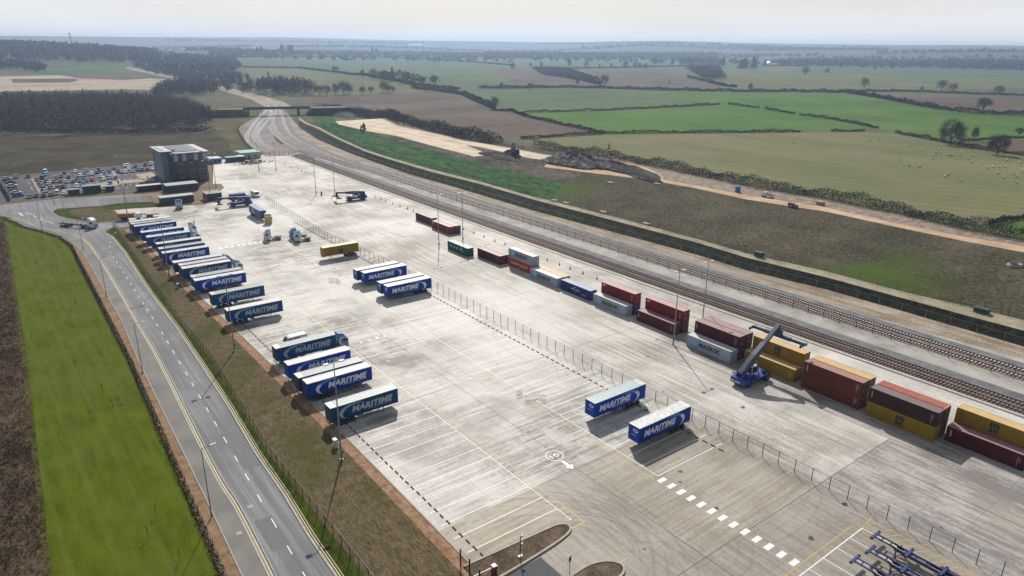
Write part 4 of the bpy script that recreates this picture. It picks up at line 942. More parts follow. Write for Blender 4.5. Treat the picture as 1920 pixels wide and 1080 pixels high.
# blue box trailer with the white and yellow lorry
t = empty('box_trailer', (-283.5, 83.3, 0), 0, 'blue box trailer with a round white badge, coupled to the white and yellow lorry', 'trailer')
b = MB(); b.box((0,-1.25,1.1),(13.4,1.25,4.0))
for s in (-1,1):
    b.face([(5+.95*math.cos(R(18*i)), s*1.262, 2.55+.95*math.sin(R(18*i))) for i in range(20)], 1)
    b.face([(5+.7*math.cos(R(18*i)), s*1.270, 2.55+.32*math.sin(R(18*i))) for i in range(20)], 0)
b.build('box', [paint('box_blue', (.035,.05,.20), .45), m_letter], t)
b = MB(); b.box((0,-1.25,4.0),(13.4,1.25,4.04))
for k in range(9): b.box((.8+k*1.4,-1.1,4.04),(1.2+k*1.4,1.1,4.07), 1)
b.build('roof', [paint('box_roof_blue', (.20,.26,.48), .5), paint('box_roof_rib', (.14,.2,.42), .5)], t)
b = MB(); b.box((.2,-.5,.8),(13.2,.5,1.1)); b.build('chassis', [m_dk], t)
for s in (-1,1):
    for xx in (1.6,2.9,4.2): wheel(t, xx, s*1.02)
tr = make_tractor(-263.6, 83.0, R(-20), 'white lorry with yellow nose coupled to the blue box trailer', m_white, m_white, 'white lorries', swoosh=False)
b = MB(); b.box((.07,-1.2,.5),(.3,1.2,2.3)); b.box((.1,-1.2,2.3),(.28,1.2,3.0)); b.build('nose_panel', [m_yel], tr)

# orange tipper by the gravel patch
t = empty('tipper_lorry', (-302.5, 38.2, 0), R(68), 'orange tipper body lorry on the gravel patch behind the trailers', 'lorry')
b = MB(); b.prism([(0,1.35),(5.2,1.35),(5.5,2.7),(-.35,2.7)], -1.2, 1.2)
for k in range(5): b.box((.4+k*1.1,-1.27,1.4),(.55+k*1.1,1.27,2.65))
b.build('tipper_body', [m_orange], t)
b = MB(); b.box((5.9,-1.2,.8),(7.9,1.2,2.6)); b.prism([(7.9,.8),(8.2,.8),(8.15,1.7),(7.8,2.6)], -1.2, 1.2); b.box((8.0,-1.0,1.75),(8.13,1.0,2.4), 1); b.build('cab', [m_white, m_glass], t)
b = MB(); b.box((.2,-.5,.8),(8,.5,1.3)); b.build('chassis', [m_dk], t)
for s in (-1,1):
    for xx in (1.2,2.5,6.8): wheel(t, xx, s*1.0)
t = empty('flatbed_trailer', (-303.0, 47.0, 0), R(68), 'small flat trailer with red deck beside the orange tipper', 'trailer')
b = MB(); b.box((0,-1.1,.9),(5.5,1.1,1.05)); b.box((0,-1.1,1.05),(.1,1.1,1.4)); b.build('deck', [paint('deck_red', (.16,.05,.04), .7)], t)
for s in (-1,1):
    for xx in (1.5,2.7): wheel(t, xx, s*.9)

# ------------------------------------------------------------------ vans and small trucks
def make_van(x, y, rz, lb, col, long_=5.9, hgt=2.6, name='van'):
    t = empty(name, (x, y, 0), rz, lb, 'van', 'vans parked about the site')
    b = MB(); b.prism([(0,.4),(0,hgt-.1),(.15,hgt),(long_-1.9,hgt),(long_-1.45,hgt-.15),(long_-.75,1.45),(long_-.05,1.15),(long_,.45)], -.98, .98)
    b.build('body', [col], t)
    MB().face([(long_-1.42,-.86,hgt-.2),(long_-1.42,.86,hgt-.2),(long_-.74,.9,1.5),(long_-.74,-.9,1.5)]).build('windscreen', [m_glass], t, loc=(.03,0,.02))
    for s in (-1,1):
        MB().face([(long_-1.7,s*.992,hgt-.35),(long_-1.45,s*.992,hgt-.4),(long_-.95,s*.992,1.5),(long_-2.4,s*.992,1.5),(long_-2.4,s*.992,hgt-.35)]).face([(long_-4.2,s*.992,1.5),(long_-2.7,s*.992,1.5),(long_-2.7,s*.992,hgt-.4),(long_-4.2,s*.992,hgt-.4)]).build('side_window', [m_glass], t)
        for xx in (1.1, long_-1.05): wheel(t, xx, s*.85, .35, .35, .24)
        MB().box((long_-.1,s*.75-.15,.85),(long_-.0,s*.75+.15,1.1)).build('headlight', [m_lamp], t)
    return t
make_van(-147.6, 52.2, R(-90), 'white van parked behind the navy trailer of the coupled lorry', m_white)
make_van(-319.8, 94.8, R(8), 'white panel van parked on open concrete behind the far reach stacker', m_white)

def make_reach(x, y, rz, lb, boom_up, sc=1.0):
    t = empty('reach_stacker', (x, y, 0), rz, lb, 'reach stacker', 'blue container handlers')
    b = MB()
    b.prism([(-4.6,.7),(-4.6,1.9),(-4.0,2.25),(-1.6,2.3),(-.9,1.6),(1.9,1.5),(2.9,2.0),(3.9,1.7),(4.0,.7)], -1.25, 1.25)
    b.box((-4.7,-1.7,.75),(-3.0,1.7,1.9)); b.box((-2.6,-1.9,1.2),(2.0,-1.3,1.55)); b.box((-2.6,1.3,1.2),(2.0,1.9,1.55)); b.box((-4.72,-.6,1.0),(-4.6,.6,1.25), 1); b.box((-3.4,-1.1,2.2),(-2.2,1.1,2.5), 2)
    b.box((-4.71,.9,1.0),(-4.69,1.5,1.3),1)
    b.build('body', [m_blue, m_letter, m_dk], t)
    def wh(xx, yy, r=.88): return put('wheel', cached('bigwheel', wheel_fn(.88, .62, 18), [m_black, m_blue]), t, (xx, yy, r))
    for s in (-1,1):
        wh(3.0, s*1.75); wh(3.0, s*1.05) if False else None; wh(-2.9, s*1.35)
    c = MB(); c.box((-1.0,-.65,2.0),(.9,.65,2.15)); c.box((-1.0,-.65,3.55),(.95,.65,3.68))
    for xx in (-1.0,.8):
        for yy in (-.65,.55): c.box((xx,yy,2.15),(xx+.1,yy+.1,3.55))
    c.box((-.85,-.6,2.15),(-.3,.6,2.9)); cb = c.build('cab', [m_white], t)
    MB().box((-.98,-.62,2.2),(.86,.62,3.5)).build('glass', [m_glass], cb)
    piv = Vector((-3.7, 0, 3.1)); a = R(boom_up); L1, L2 = 7.2, 13.8 if boom_up > 20 else 12.2
    d = Vector((math.cos(a), 0, math.sin(a))); nrm = Vector((-math.sin(a), 0, math.cos(a)))
    def prof(pts, y0, y1, mb): mb.prism([((piv+d*p+nrm*q).x, (piv+d*p+nrm*q).z) for p, q in pts], y0, y1)
    b = MB(); prof([(-.5,-.35),(-.5,.5),(2.5,.7),(4.5,.75),(L1+1,.55),(L1+1,-.5),(4.8,-.7),(3.8,-1.3),(2.6,-.7)], -.52, .52, b); b.build('boom', [m_deep if boom_up < 20 else paint('boom_grey_blue', (.075,.095,.15), .4)], t)
    b = MB(); prof([(L1+.6,-.3),(L1+.6,.38),(L2,.42),(L2+.2,-.34)], -.42, .42, b); b.build('boom_extension', [m_deep if boom_up < 20 else MATS['boom_grey_blue']], t)
    for s in (-1,1):
        b = MB(); b.tube((1.4,s*.75,1.5), tuple(piv+d*4.3+nrm*-.5+Vector((0,s*.5,0))), .17, .17, 8, 0); b.build('lift_cylinder', [m_chr], t)
        b = MB(); b.prism([(-4.3,2.0),(-4.0,3.4),(-3.3,3.4),(-2.4,2.0)], s*.75-.12, s*.75+.12); b.build('boom_bracket', [m_blue], t)
    tip = piv+d*L2; hz = 2.1 if boom_up > 20 else 1.5
    sp = empty_part('spreader', t, (tip.x, 0, tip.z-.2))
    b = MB(); b.box((-.35,-.35,-.9),(.35,.35,.1)); b.box((-.5,-.9,-hz),(.5,.9,-.8)); m1 = b.mesh('rotator', [m_deep]); put('rotator', m1, sp)
    hl = 6.05 if boom_up > 20 else 3.1
    b = MB(); b.box((-.3,-hl,-hz-.25),(.3,hl,-hz+.25)) ; b.box((-.42,-3.1,-hz-.3),(.42,3.1,-hz+.32)); put('beam', b.mesh('beam', [m_deep]), sp)
    for s in (-1,1): b = MB(); b.box((-1.15,s*hl-.2,-hz-.42),(1.15,s*hl+.2,-hz)); b.box((-1.2,s*hl-.12,-hz-.6),(-1.0,s*hl+.12,-hz-.4)); b.box((1.0,s*hl-.12,-hz-.6),(1.2,s*hl+.12,-hz-.4)); put('twistlock_arm', b.mesh('twistlock_arm', [m_deep]), sp)
    return t
def empty_part(name, parent, loc):
    """a part that is itself only a carrier for sub-parts gets a small real mesh at its joint"""
    b = MB(); b.tube((0,-.45,0),(0,.45,0), .28, n=10); o = b.build(name, [m_deep], parent, loc=loc); return o
r1 = make_reach(-74.3, 119.6, R(90), 'blue reach stacker with its long boom raised over the yellow containers', 34)
make_reach(-285.2, 129.3, R(-97), 'dark blue reach stacker with lowered boom parked alone near the railside', 4)
make_reach(-301.8, 84.0, R(-97), 'dark reach stacker with lowered boom parked beside the gatehouse hut', 4)

# ------------------------------------------------------------------ railway
m_rail = paint('rail_steel', (.085,.06,.05), .4, .5); m_shiny = paint('worn_rail_steel', (.55,.55,.56), .25, .9); m_slp = paint('sleeper_concrete', (.60,.58,.55), .6); m_slpd = paint('sleeper_dusty', (.20,.165,.145), .8)  # sleeper_concrete is brightened: the glint off the sleepers is put into its colour
def track(pts, lb, slp, x0=1e9, white=True):
    bed = MB(); strip(bed, [p for p in pts if p[0] < -330], 3.1, .05)
    if bed.v: tag(bed.build('ballast_ground', g_ball if slp is m_slp else g_bal), kind='structure')  # pale bed under the main and fan tracks paints in their glinting white line
    t = empty('railway_track', (pts[0][0], pts[0][1], 0), 0, lb, 'railway track', 'railway tracks beside the yard')
    ox, oy = pts[0]
    for s in (-.75, .75):
        q = offset(pts, s); mb = MB(); a = offset(q, .055); b = offset(q, -.055)
        for i in range(len(q)-1):
            A, B, C_, D = a[i], a[i+1], b[i+1], b[i]
            mb.face([(p[0]-ox,p[1]-oy,.32) for p in (A,B,C_,D)]); mb.face([(A[0]-ox,A[1]-oy,.12),(B[0]-ox,B[1]-oy,.12),(B[0]-ox,B[1]-oy,.32),(A[0]-ox,A[1]-oy,.32)]); mb.face([(D[0]-ox,D[1]-oy,.12),(C_[0]-ox,C_[1]-oy,.12),(C_[0]-ox,C_[1]-oy,.32),(D[0]-ox,D[1]-oy,.32)])
        mb.build('rail', [m_shiny if 'fan' in lb else m_rail], t)
    q = dense(pts, .75); mb = MB()
    for i in range(0, len(q)-1):
        p = q[i]; n = q[i+1]; a = math.atan2(n[1]-p[1], n[0]-p[0]); c, s_ = math.cos(a), math.sin(a); k = len(mb.v)
        if p[0] > x0: continue
        for u, v in ((-.14,-1.25),(.14,-1.25),(.14,1.25),(-.14,1.25)):
            for z in (.06,.15): mb.v.append((p[0]-ox+u*c-v*s_, p[1]-oy+u*s_+v*c, z))
        for f in ((1,3,5,7),(0,2,3,1),(2,4,5,3),(4,6,7,5),(6,0,1,7)): mb.f.append(tuple(k+j for j in f)); mb.m.append(0)
    mb.build('sleepers', [slp], t)
track(TA, 'outer main line track with pale sleepers next to the sandy strip', m_slp)
track(TB, 'inner main line track with pale sleepers behind the post fence', m_slp)
track(T1, 'siding track running along the concrete yard edge', m_slpd)
track(T2, 'second siding track, one out from the yard edge', m_slpd)
for k, (lst, lb) in enumerate([([(510,234),(509.6,245),(522.6,258),(535.6,268),(552,277),(570,284)], 'short track curving past the green patch in the track fan'),
    ([(503,198),(502,204.6),(486.3,220),(473.3,236),(463,254),(464.3,265.6),(477,276),(492.8,284)], 'outermost curving track on the building side of the track fan'),
    ([(508,205),(505.7,217.6),(490,227),(478.5,245),(476,258),(486.3,271),(509.6,283)], 'second curving track of the track fan'),
    ([(509,208),(508,219),(492.8,236),(482.4,252.6),(491.5,268),(516,283)], 'third curving track of the track fan')]):
    track(smooth(PX(lst), 6), lb, m_slp)
tag(MB().face([(*p, .03) for p in PX([(508,244),(514,243),(524,255),(538,266),(528,271),(516,262)])]).build('grass_patch_ground', g_mat), kind='structure')

# ------------------------------------------------------------------ fences
m_post = paint('fence_post_steel', (.055,.062,.07), .5); m_postg = paint('fence_post_green', (.018,.035,.028), .6)
m_mesh = paint('weldmesh', (.20,.20,.19), .6, alpha=.13); m_meshd = paint('weldmesh_dark', (.03,.045,.035), .7, alpha=.42); m_meshm = paint('weldmesh_mid', (.08,.085,.08), .7, alpha=.16)
def fence(pts, sp, h, lb, name='mesh_fence', post=None, mesh=None, thick=.035, rail=True, group=None, zf=None, lean=0):
    post = post or m_post; mesh = mesh or m_mesh
    zf = zf or (lambda x, y: 0.0)
    pts = [tuple(p[:2]) for p in pts]; x0, y0 = pts[0]; z0 = zf(x0, y0)
    t = empty(name, (x0, y0, z0), 0, lb, 'fence', group)
    q = []; acc = 0; fine = dense(pts, .25); last = None
    for p in fine:
        if last is None or math.dist(p, last) >= sp: q.append(p); last = p
    me = cached('post|%s%.2f%.3f' % (post.name, h, thick), lambda b: b.box((-thick,-thick,-.2),(thick,thick,h+.05)), [post])
    for p in q[:100]: put('post', me, t, (p[0]-x0, p[1]-y0, zf(*p)-z0))
    mb = MB()
    for a, b in zip(q, q[1:]):
        za, zb = zf(*a)-z0, zf(*b)-z0
        mb.face([(a[0]-x0,a[1]-y0,za+.05),(b[0]-x0,b[1]-y0,zb+.05),(b[0]-x0,b[1]-y0,zb+h),(a[0]-x0,a[1]-y0,za+h)])
    mb.build('mesh_panel', [mesh], t)
    if rail:
        mb = MB()
        for a, b in zip(q, q[1:]): mb.bar((a[0]-x0,a[1]-y0,zf(*a)-z0+h),(b[0]-x0,b[1]-y0,zf(*b)-z0+h), .03, .03)
        mb.build('top_wire', [post], t)
    return t
fence([(-8,97.6),(-30,97.1),(-60,96.7),(-160,96.0),(-230,92.6),(-312,96.5)], 2.98, 2.45, 'long open mesh fence dividing the trailer bays from the container side', thick=.045)
fence(SF, 2.52, 2.0, 'dark mesh fence standing in the green verge between road and trailer bays', post=m_post, mesh=m_meshm, thick=.045)
FLd = [(p[0], p[1]+.55) for p in FL[1:]]
fence(FLd, 2.9, 1.15, 'low fence on top of the field edge beside the footway', name='field_fence', post=m_postg, mesh=m_meshm, thick=.04)
fence(offset(TB, 2.6)[4:-14], 4.2, 2.3, 'lineside fence of dark posts between sidings and main tracks', post=m_post, mesh=paint('fine_mesh', (.12,.11,.10), .6, alpha=.10), thick=.05)
fence(dense([(40,TOE[-1][1]-.8)]+[(p[0], p[1]-.8) for p in reversed(TOE)], 10), 6.0, 2.3, 'pale post fence along the foot of the dark bank', post=m_galv, mesh=paint('fine_mesh2', (.15,.15,.13), .6, alpha=.08), thick=.05, zf=H)
fence([(40,PFR[-1][1]+.3)]+[(p[0], p[1]+.3) for p in reversed(PFR)], 5.2, 2.2, 'thin post fence on top of the dark bank beside the grit path', name='bank_fence', post=m_postg, mesh=m_mesh, thick=.04, zf=H)
fence(PX([(450,240),(444,243),(450,256),(462,272),(478,287),(497,292)]), 4, 2.2, 'dark fence curving round the track fan beside the meadow', post=m_postg, mesh=m_meshd, thick=.05)
fence(PX([(497,293),(520,292),(545,291),(561,288),(590,302)]), 2.6, 2.3, 'fence and gates closing the yard end of the track fan', post=m_post, mesh=m_mesh, thick=.07)
fence(PX([(190,384),(240,380),(290,378)]), 3.2, 2.4, 'fence along the site road in front of the green cabins', post=m_post, mesh=m_mesh)
fence(PX([(128,402),(160,413),(205,417),(235,420)]), 3.0, 2.0, 'fence round the grass island at the junction', post=m_post, mesh=m_mesh)
fence(PX([(0,345),(8,358),(20,378)]), 3.0, 1.8, 'dark close-boarded fence at the end of the car park', name='boarded_fence', post=m_postg, mesh=paint('boards', (.02,.024,.022), .8))
fence([(-59.9,40.8),(-62.5,40.8),(-66,40.9)], 2.2, 2.6, 'dark green gate panels beside the barrier at the site entrance', name='gate_fence', post=m_postg, mesh=m_mesh, thick=.08)
fence([(-312,96.5),(-316,92),(-318,88)], 2.0, 2.4, 'short return of fence beside the parked dark reach stacker', post=m_post, mesh=m_mesh)

# ------------------------------------------------------------------ light masts and road lamps
def mast(x, y, h, lb, ang=0, group='tall twin-head light masts'):
    t = empty('light_mast', (x, y, 0), ang, lb, 'light mast', group)
    b = MB(); b.tube((0,0,0),(0,0,1.2), .19, .17, 10); b.tube((0,0,1.2),(0,0,h), .15, .075, 10); b.box((-.25,-.25,0),(.25,.25,.06)); b.build('pole', [m_galv], t)
    b = MB(); b.bar((0,-.9,h-.05),(0,.9,h-.05), .07, .07); b.build('crossarm', [m_galv], t)
    for s in (-1, 1):
        b = MB(); b.prism([(-.36,-.05),(.36,-.05),(.28,.10),(-.28,.10)], s*1.3-.42, s*1.3+.42); b.build('lamp_head', [m_lamp], t, loc=(0,0,h-.02))
    b = MB(); b.box((-.12,.15,1.0),(.12,.32,1.7)); b.build('control_box', [m_dk], t)
    return t
for i, (x, y, h, lb) in enumerate([(-97.6,38.6,17.9,'tall light mast on the grass beside the white cabinet'),(-152.8,37.4,18,'tall light mast behind the last navy trailer before the empty bays'),
    (-214.8,37.2,18,'tall light mast behind the pink-roofed trailer'),(-270.7,36.9,18,'tall light mast at the far end of the trailer row'),
    (-96.4,121.0,18.15,'tall light mast on the concrete in front of the maroon containers'),(-97.9,133.2,17.8,'tall light mast behind the stacked maroon containers'),
    (-198.4,119.3,18.3,'tall light mast on open concrete beside the green container'),(-198.9,129.4,17.7,'tall light mast just behind the green container'),
    (-304.6,118.8,16,'tall light mast in open concrete near the lone parked reach stacker'),(-302.0,126.7,16.5,'tall light mast touching the lone parked reach stacker'),
    (-379.8,117.6,15.5,'tall light mast by the heap of scrap'),(-378.0,126.2,15.5,'tall light mast near the closed end of the sidings'),
    (-320.5,77.0,17.5,'tall light mast beside the gatehouse hut'),(-346,86.2,16.5,'tall light mast behind the gatehouse hut')]):
    mast(x, y, h, lb, 0 if y > 60 else R(0))
def road_lamp(x, y, h, lb, dr=90):
    t = empty('street_lamp', (x, y, 0), R(dr), lb, 'street lamp', 'street lamps along the road')
    b = MB(); b.tube((0,0,0),(0,0,1.1), .11, .1, 8); b.tube((0,0,1.1),(0,0,h), .075, .05, 8); b.tube((0,0,h-.1),(1.3,0,h+.12), .04, .035, 6); b.build('pole', [paint('lamp_column', (.10,.115,.13), .5)], t)
    b = MB(); b.prism([(1.2,h+.06),(2.1,h+.16),(2.1,h+.24),(1.2,h+.18)], -.16, .16); b.build('lamp_head', [m_lamp], t)
def top_h(b, t_):
    g = G(*b); best = 8; be = 1e9
    for k in range(30, 200):
        d = Vector((g[0], g[1], k/10-CAMH)); yy = 540-FPX*(d@UPV)/(d@FWD)
        if abs(yy-t_[1]) < be: be = abs(yy-t_[1]); best = k/10
    return g[0], g[1], best
for b_, t_, lb, dr in [((397,968),(381,841),'street lamp on the footway, the one nearest the drain cover',90),((268,700),(255,608),'second street lamp along the footway from the entrance end',90),
    ((200,556),(188,486),'third street lamp along the footway from the entrance end',90),((156,468),(147,411),'fourth street lamp, where the footway bends',90),
    ((79,430.6),(71,379),'fifth street lamp, on the footway near the junction',60),((120,396.5),(116.7,374),'street lamp at the tip of the grass island',-60),
    ((239.6,410),(232,362),'street lamp beside the inner gate fence',90),((102,384),(101,372),'short lamp column across the site road',-90)]:
    x, y, h = top_h(b_, t_); road_lamp(x, y, h, lb, dr)
for px, py, lb in [(346,262,'car park lamp behind the office block'),(227,312,'car park lamp on the far kerb'),(66,322,'car park lamp near the van'),(38,330,'car park lamp beside the end fence')]:
    x, y, _ = GH(px, py); road_lamp(x, y, 6, lb, -60)

# ------------------------------------------------------------------ wheel stops
m_stop = paint('rubber_stop', (.06,.034,.024), .8)
st = MB(); st.prism([(-.12,0),(.12,0),(.08,.16),(-.08,.16)], -.55, .55, 0, 'x') if False else st.prism([(-.10,0),(.10,0),(.06,.15),(-.06,.15)], -.0, .92, 0, 'x')
stm = st.mesh('wheel_stop', [m_stop])
def stops(x0, x1, ya, yb, lb, grp, sp=1.735):
    x = x0; k = 0
    while x > x1:
        f = (x-x0)/(x1-x0); o = put('wheel_stop', stm, None, (x-.5, ya+(yb-ya)*f+random.uniform(-.04,.04), .0)); o.rotation_euler[2] = random.uniform(-.03,.03)
        tag(o, lb, 'wheel stop', grp); x -= sp
stops(-62.6, -275, 44.3, 43.2, 'dark rubber wheel stop at the verge end of the bays', 'wheel stops along the verge side bays')
stops(-61.3, -262, 92.6, 92.0, 'dark rubber wheel stop at the fence end of the bays', 'wheel stops along the fence side bays')

# ------------------------------------------------------------------ cones, barriers, cabinets, people
cone = MB(); cone.box((-.3,-.3,0),(.3,.3,.08)); cone.tube((0,0,.08),(0,0,.5), .2, .13, 8, 0); cone.tube((0,0,.5),(0,0,.75), .13, .09, 8, 1); cone.tube((0,0,.75),(0,0,1.05), .09, .04, 8, 0)
conem = cone.mesh('marker_cone', [m_dk, m_letter])
for k, (zx, zy) in enumerate([(47,75),(112,98),(165,118),(605,278),(697,312),(786,346),(882,383),(972,410),(1343,550),(1450,590),(1545,626),(1657,666),(1780,712)]):
    g = G(740+zx/4.695, 370+zy/4.695+1); tag(put('marker_cone', conem, None, (g[0], g[1], 0)), 'small dark marker post standing on the concrete beside the tracks', 'marker post', 'marker posts along the trackside')
for zx, zy in [(1500,490),(1550,510),(1590,525),(1650,547),(1710,570),(1775,590),(880,270),(915,285),(855,250),(790,240),(735,215)]:
    g = G(370+zx/4.5, 260+zy/4.5+1); tag(put('marker_cone', conem, None, (g[0], g[1], 0)), 'small dark marker post standing on the concrete beside the tracks', 'marker post', 'marker posts along the trackside')
def barrier(px, py, lb, col, rz, n=2):
    g = G(px, py); t = empty('pedestrian_barrier', (g[0], g[1], 0), rz, lb, 'barrier')
    for k in range(n):
        b = MB(); o = k*1.4
        for z in (.15,1.05): b.bar((o,0,z),(o+1.2,.5*(k%2),z), .05, .06)
        for u in (0,.3,.6,.9,1.2): b.bar((o+u,.5*(k%2)*u/1.2,.0),(o+u,.5*(k%2)*u/1.2,1.1), .04, .04)
        b.build('barrier_panel', [col], t)
    return t
m_pinkr = paint('barrier_red', (.42,.12,.09), .6)
barrier(985, 752, 'red and white folding barriers by the worn yellow line in the middle of the yard', m_pinkr, R(60), 3)
barrier(969, 742, 'dark barrier leaning beside the red folding ones', m_dk, R(80), 1)
barrier(617, 528, 'red folding barriers beside the pair of trailers by the middle fence', m_pinkr, R(30), 3)
def cabinet(px, py, sx, sy, h, col, lb, name='cabinet', cat='cabinet'):
    g = GH(px, py); t = empty(name, (g[0], g[1], g[2]), 0, lb, cat)
    MB().box((-sx/2,-sy/2,.1),(sx/2,sy/2,h)).box((-sx/2-.04,-sy/2-.04,h),(sx/2+.04,sy/2+.04,h+.07)).build('housing', [col], t)
    MB().box((sx/2,-sy/2+.05,.2),(sx/2+.03,sy/2-.05,h-.08)).build('door', [col], t)
    MB().box((-sx/2-.1,-sy/2-.1,-.1),(sx/2+.1,sy/2+.1,.1)).build('plinth', [m_kerb], t)
    return t
cabinet(629, 838, .9, .6, 1.5, m_off, 'white metal cabinet on the grass beside a tall light mast')
cabinet(334, 540, .8, .6, 1.3, m_galv, 'grey cabinet on the verge beside the mast near the pink-roofed trailer')
cabinet(603, 366, .6, .5, 1.6, m_dk, 'small dark cabinet beside the far light mast near the lone reach stacker')
cabinet(1423, 481, 2.6, 1.6, 1.5, paint('cabin_green', (.012,.06,.05), .6), 'dark green equipment box on the bank path, farther from the haul road bend')
cabinet(1840, 586, 3.2, 1.8, 1.2, MATS['cabin_green'], 'dark green equipment box lying at the rubble patch on the bank')
cabinet(1383, 360, 1.6, 1.6, 2.4, paint('loo_blue', (.01,.16,.48), .4), 'bright blue portable toilet beside the haul road', 'portable_toilet', 'portable toilet')
cabinet(1538, 384, 2.6, 1.8, 1.3, paint('tank_drab', (.32,.28,.14), .6), 'drab yellow fuel bowser beside the haul road', 'fuel_bowser', 'fuel bowser')
def person(x, y, rz, lb, top, z=0):
    vs = [(0,0,.95),(0,0,1.2),(0,0,1.45),(0,0,1.56),(0,0,1.70),(0,.1,.9),(.04,.13,.5),(-.04,.14,.06),(.08,.15,.03),(0,-.1,.9),(-.03,-.13,.5),(.1,-.14,.06),(.2,-.14,.03),(0,.2,1.42),(.03,.27,1.15),(.12,.26,.92),(0,-.2,1.42),(.06,-.27,1.15),(.2,-.24,.98)]
    es = [(0,1),(1,2),(2,3),(3,4),(0,5),(5,6),(6,7),(7,8),(0,9),(9,10),(10,11),(11,12),(2,13),(13,14),(14,15),(2,16),(16,17),(17,18)]
    rr = [.15,.14,.15,.06,.11,.1,.065,.045,.05,.1,.065,.045,.05,.06,.045,.035,.06,.045,.035]
    me = bpy.data.meshes.new('p'); me.from_pydata(vs, es, []); o = bpy.data.objects.new('p', me); COL.objects.link(o)
    md = o.modifiers.new('s', 'SKIN'); s2 = o.modifiers.new('d', 'SUBSURF'); s2.levels = 1
    for i, r in enumerate(rr): me.skin_vertices[0].data[i].radius = (r, r)
    me.skin_vertices[0].data[0].use_root = True
    bpy.context.view_layer.update()
    m2 = bpy.data.meshes.new_from_object(o.evaluated_get(bpy.context.evaluated_depsgraph_get()))
    bpy.data.objects.remove(o); m2.materials.clear(); m2.materials.append(m_dk); m2.materials.append(top); m2.materials.append(paint('skin', (.42,.25,.17), .6))
    for p in m2.polygons: p.material_index = 2 if p.center.z > 1.55 else (1 if p.center.z > .95 else 0)
    o = put('person', m2, None, (x, y, z), rz); tag(o, lb, 'person'); return o
m_hiv = paint('hi_vis', (.50,.62,.03), .6)
g = G(364.5, 421); person(g[0], g[1], R(-60), 'person in dark clothes standing beside the lone lorry cab at the trailer row', m_dk)
for px, py, lb in [(230,341,'person in dark clothes walking on the car park footpath'),(236,350,'person in dark coat standing by the car park crossing'),(277,336,'person in dark clothes at the corner of the office block')]:
    g = G(px, py); person(g[0], g[1], R(-40), lb, m_dk)
# gate barrier
t = empty('gate_barrier', (-60.6, 43.6, 0), R(-92), 'maroon and white lifting barrier at the site entrance beside the green gate', 'barrier')
MB().box((-.3,-.3,0),(.3,.3,1.25)).box((-.33,-.33,1.25),(.33,.33,1.32)).build('cabinet', [paint('maroon_paint', (.20,.01,.04), .4)], t)
b = MB()
for k in range(6): b.box((.3+k*.9,-.05,1.0),(1.2+k*.9,.05,1.12), k % 2)
b.build('arm', [m_letter, m_red], t)
t = empty('signal_post', (-60.9, 48.2, .16), 0, 'dark red post with two white round lamps on the entrance island', 'signal')
b = MB(); b.tube((0,0,0),(0,0,3.4), .07, n=8); b.build('post', [paint('post_maroon', (.16,.01,.02), .5)], t)
for z in (2.0,3.3): b = MB(); b.tube((.0,.12,z),(.0,.42,z), .16, n=10); b.build('lamp', [m_letter], t)
b = MB(); b.box((-.2,-.3,0),(.2,.3,.18)); b.build('base', [m_letter], t)
t = empty('sign_post', (-54.6, 51.6, 0), R(20), 'small dark sign on a post by the kerbed island', 'sign')
MB().tube((0,0,0),(0,0,2.6), .04, n=6).build('post', [m_dk], t); MB().box((-.03,-.3,2.0),(.03,.3,2.8)).build('sign_face', [m_dk], t)

# ------------------------------------------------------------------ office block, sheds
m_clad = paint('dark_cladding', (.035,.048,.060), .45, dirt=(.026,.036,.046)); m_gclad = paint('grey_cladding', (.20,.25,.30), .5, dirt=(.16,.20,.245)); m_panel = paint('white_panel', (.42,.44,.46), .5); m_rooft = paint('office_roof', (.42,.43,.44), .6); m_pv = paint('roof_membrane', (.06,.09,.14), .35)
t = empty('office_building', (-397, 70, 0), 0, 'four-storey dark clad office block with grey stair wing beside the car park', 'office building')
MB().box((0,3.2,0),(28.2,19.2,14.2)).build('wall', [m_clad], t)
MB().box((.5,0,0),(21,3.2,14.6)).build('stair_wing_wall', [m_gclad], t)
rf = MB(); rf.box((-.5,-.6,14.6),(22.2,4.4,14.95)); rf.box((-.5,4.4,14.3),(29.6,20.3,14.75)); rf = rf.build('roof', [m_rooft], t)
MB().box((2,5.5,14.75),(26,15.5,15.0)).build('roof_membrane', [m_pv], rf)
MB().box((3,1,14.95),(17,2.6,15.2)).build('skylight_strip', [m_panel], rf); MB().box((21,5.0,14.95),(22.6,6.2,16.0)).build('roof_vent', [m_off], rf); MB().box((1.5,16.5,14.75),(29,17.3,15.05)).build('parapet', [m_panel], rf)
for k, y in enumerate((4.2, 8.2, 13.4, 17.6)): MB().box((28.2,y,10.6),(28.28,y+1.7,13.9)).build('white_panel', [m_panel], t)
wn = MB().box((0,0,0),(.10,2.0,1.5)).mesh('window', [m_glass]); bl = MB().box((.10,.15,.75),(.12,1.85,1.35)).mesh('window_blind', [paint('blind_grey', (.12,.15,.17), .6)])
for fl in range(4):
    for y in (6.0, 10.9, 15.3):
        MB().box((28.2,y-.12,1.18+fl*3.4),(28.26,y+2.12,2.92+fl*3.4)).build('window_frame', [m_panel], t)
        o = put('window', wn, t, (28.2, y, 1.3+fl*3.4));  put('window_blind', bl, o)
for z in (2.5, 8.6): MB().box((3.2,-.08,z),(4.6,0,z+4.6)).build('stair_window', [m_glass], t)
MB().box((28.2,5.5,0),(28.3,13,2.6)).build('glazed_entrance', [m_glass], t)
b = MB()
for k in range(7): b.box((28.5,5.7+k*1.1,.2),(28.7,6.4+k*1.1,1.0))
b.build('entrance_planter', [m_off], t)
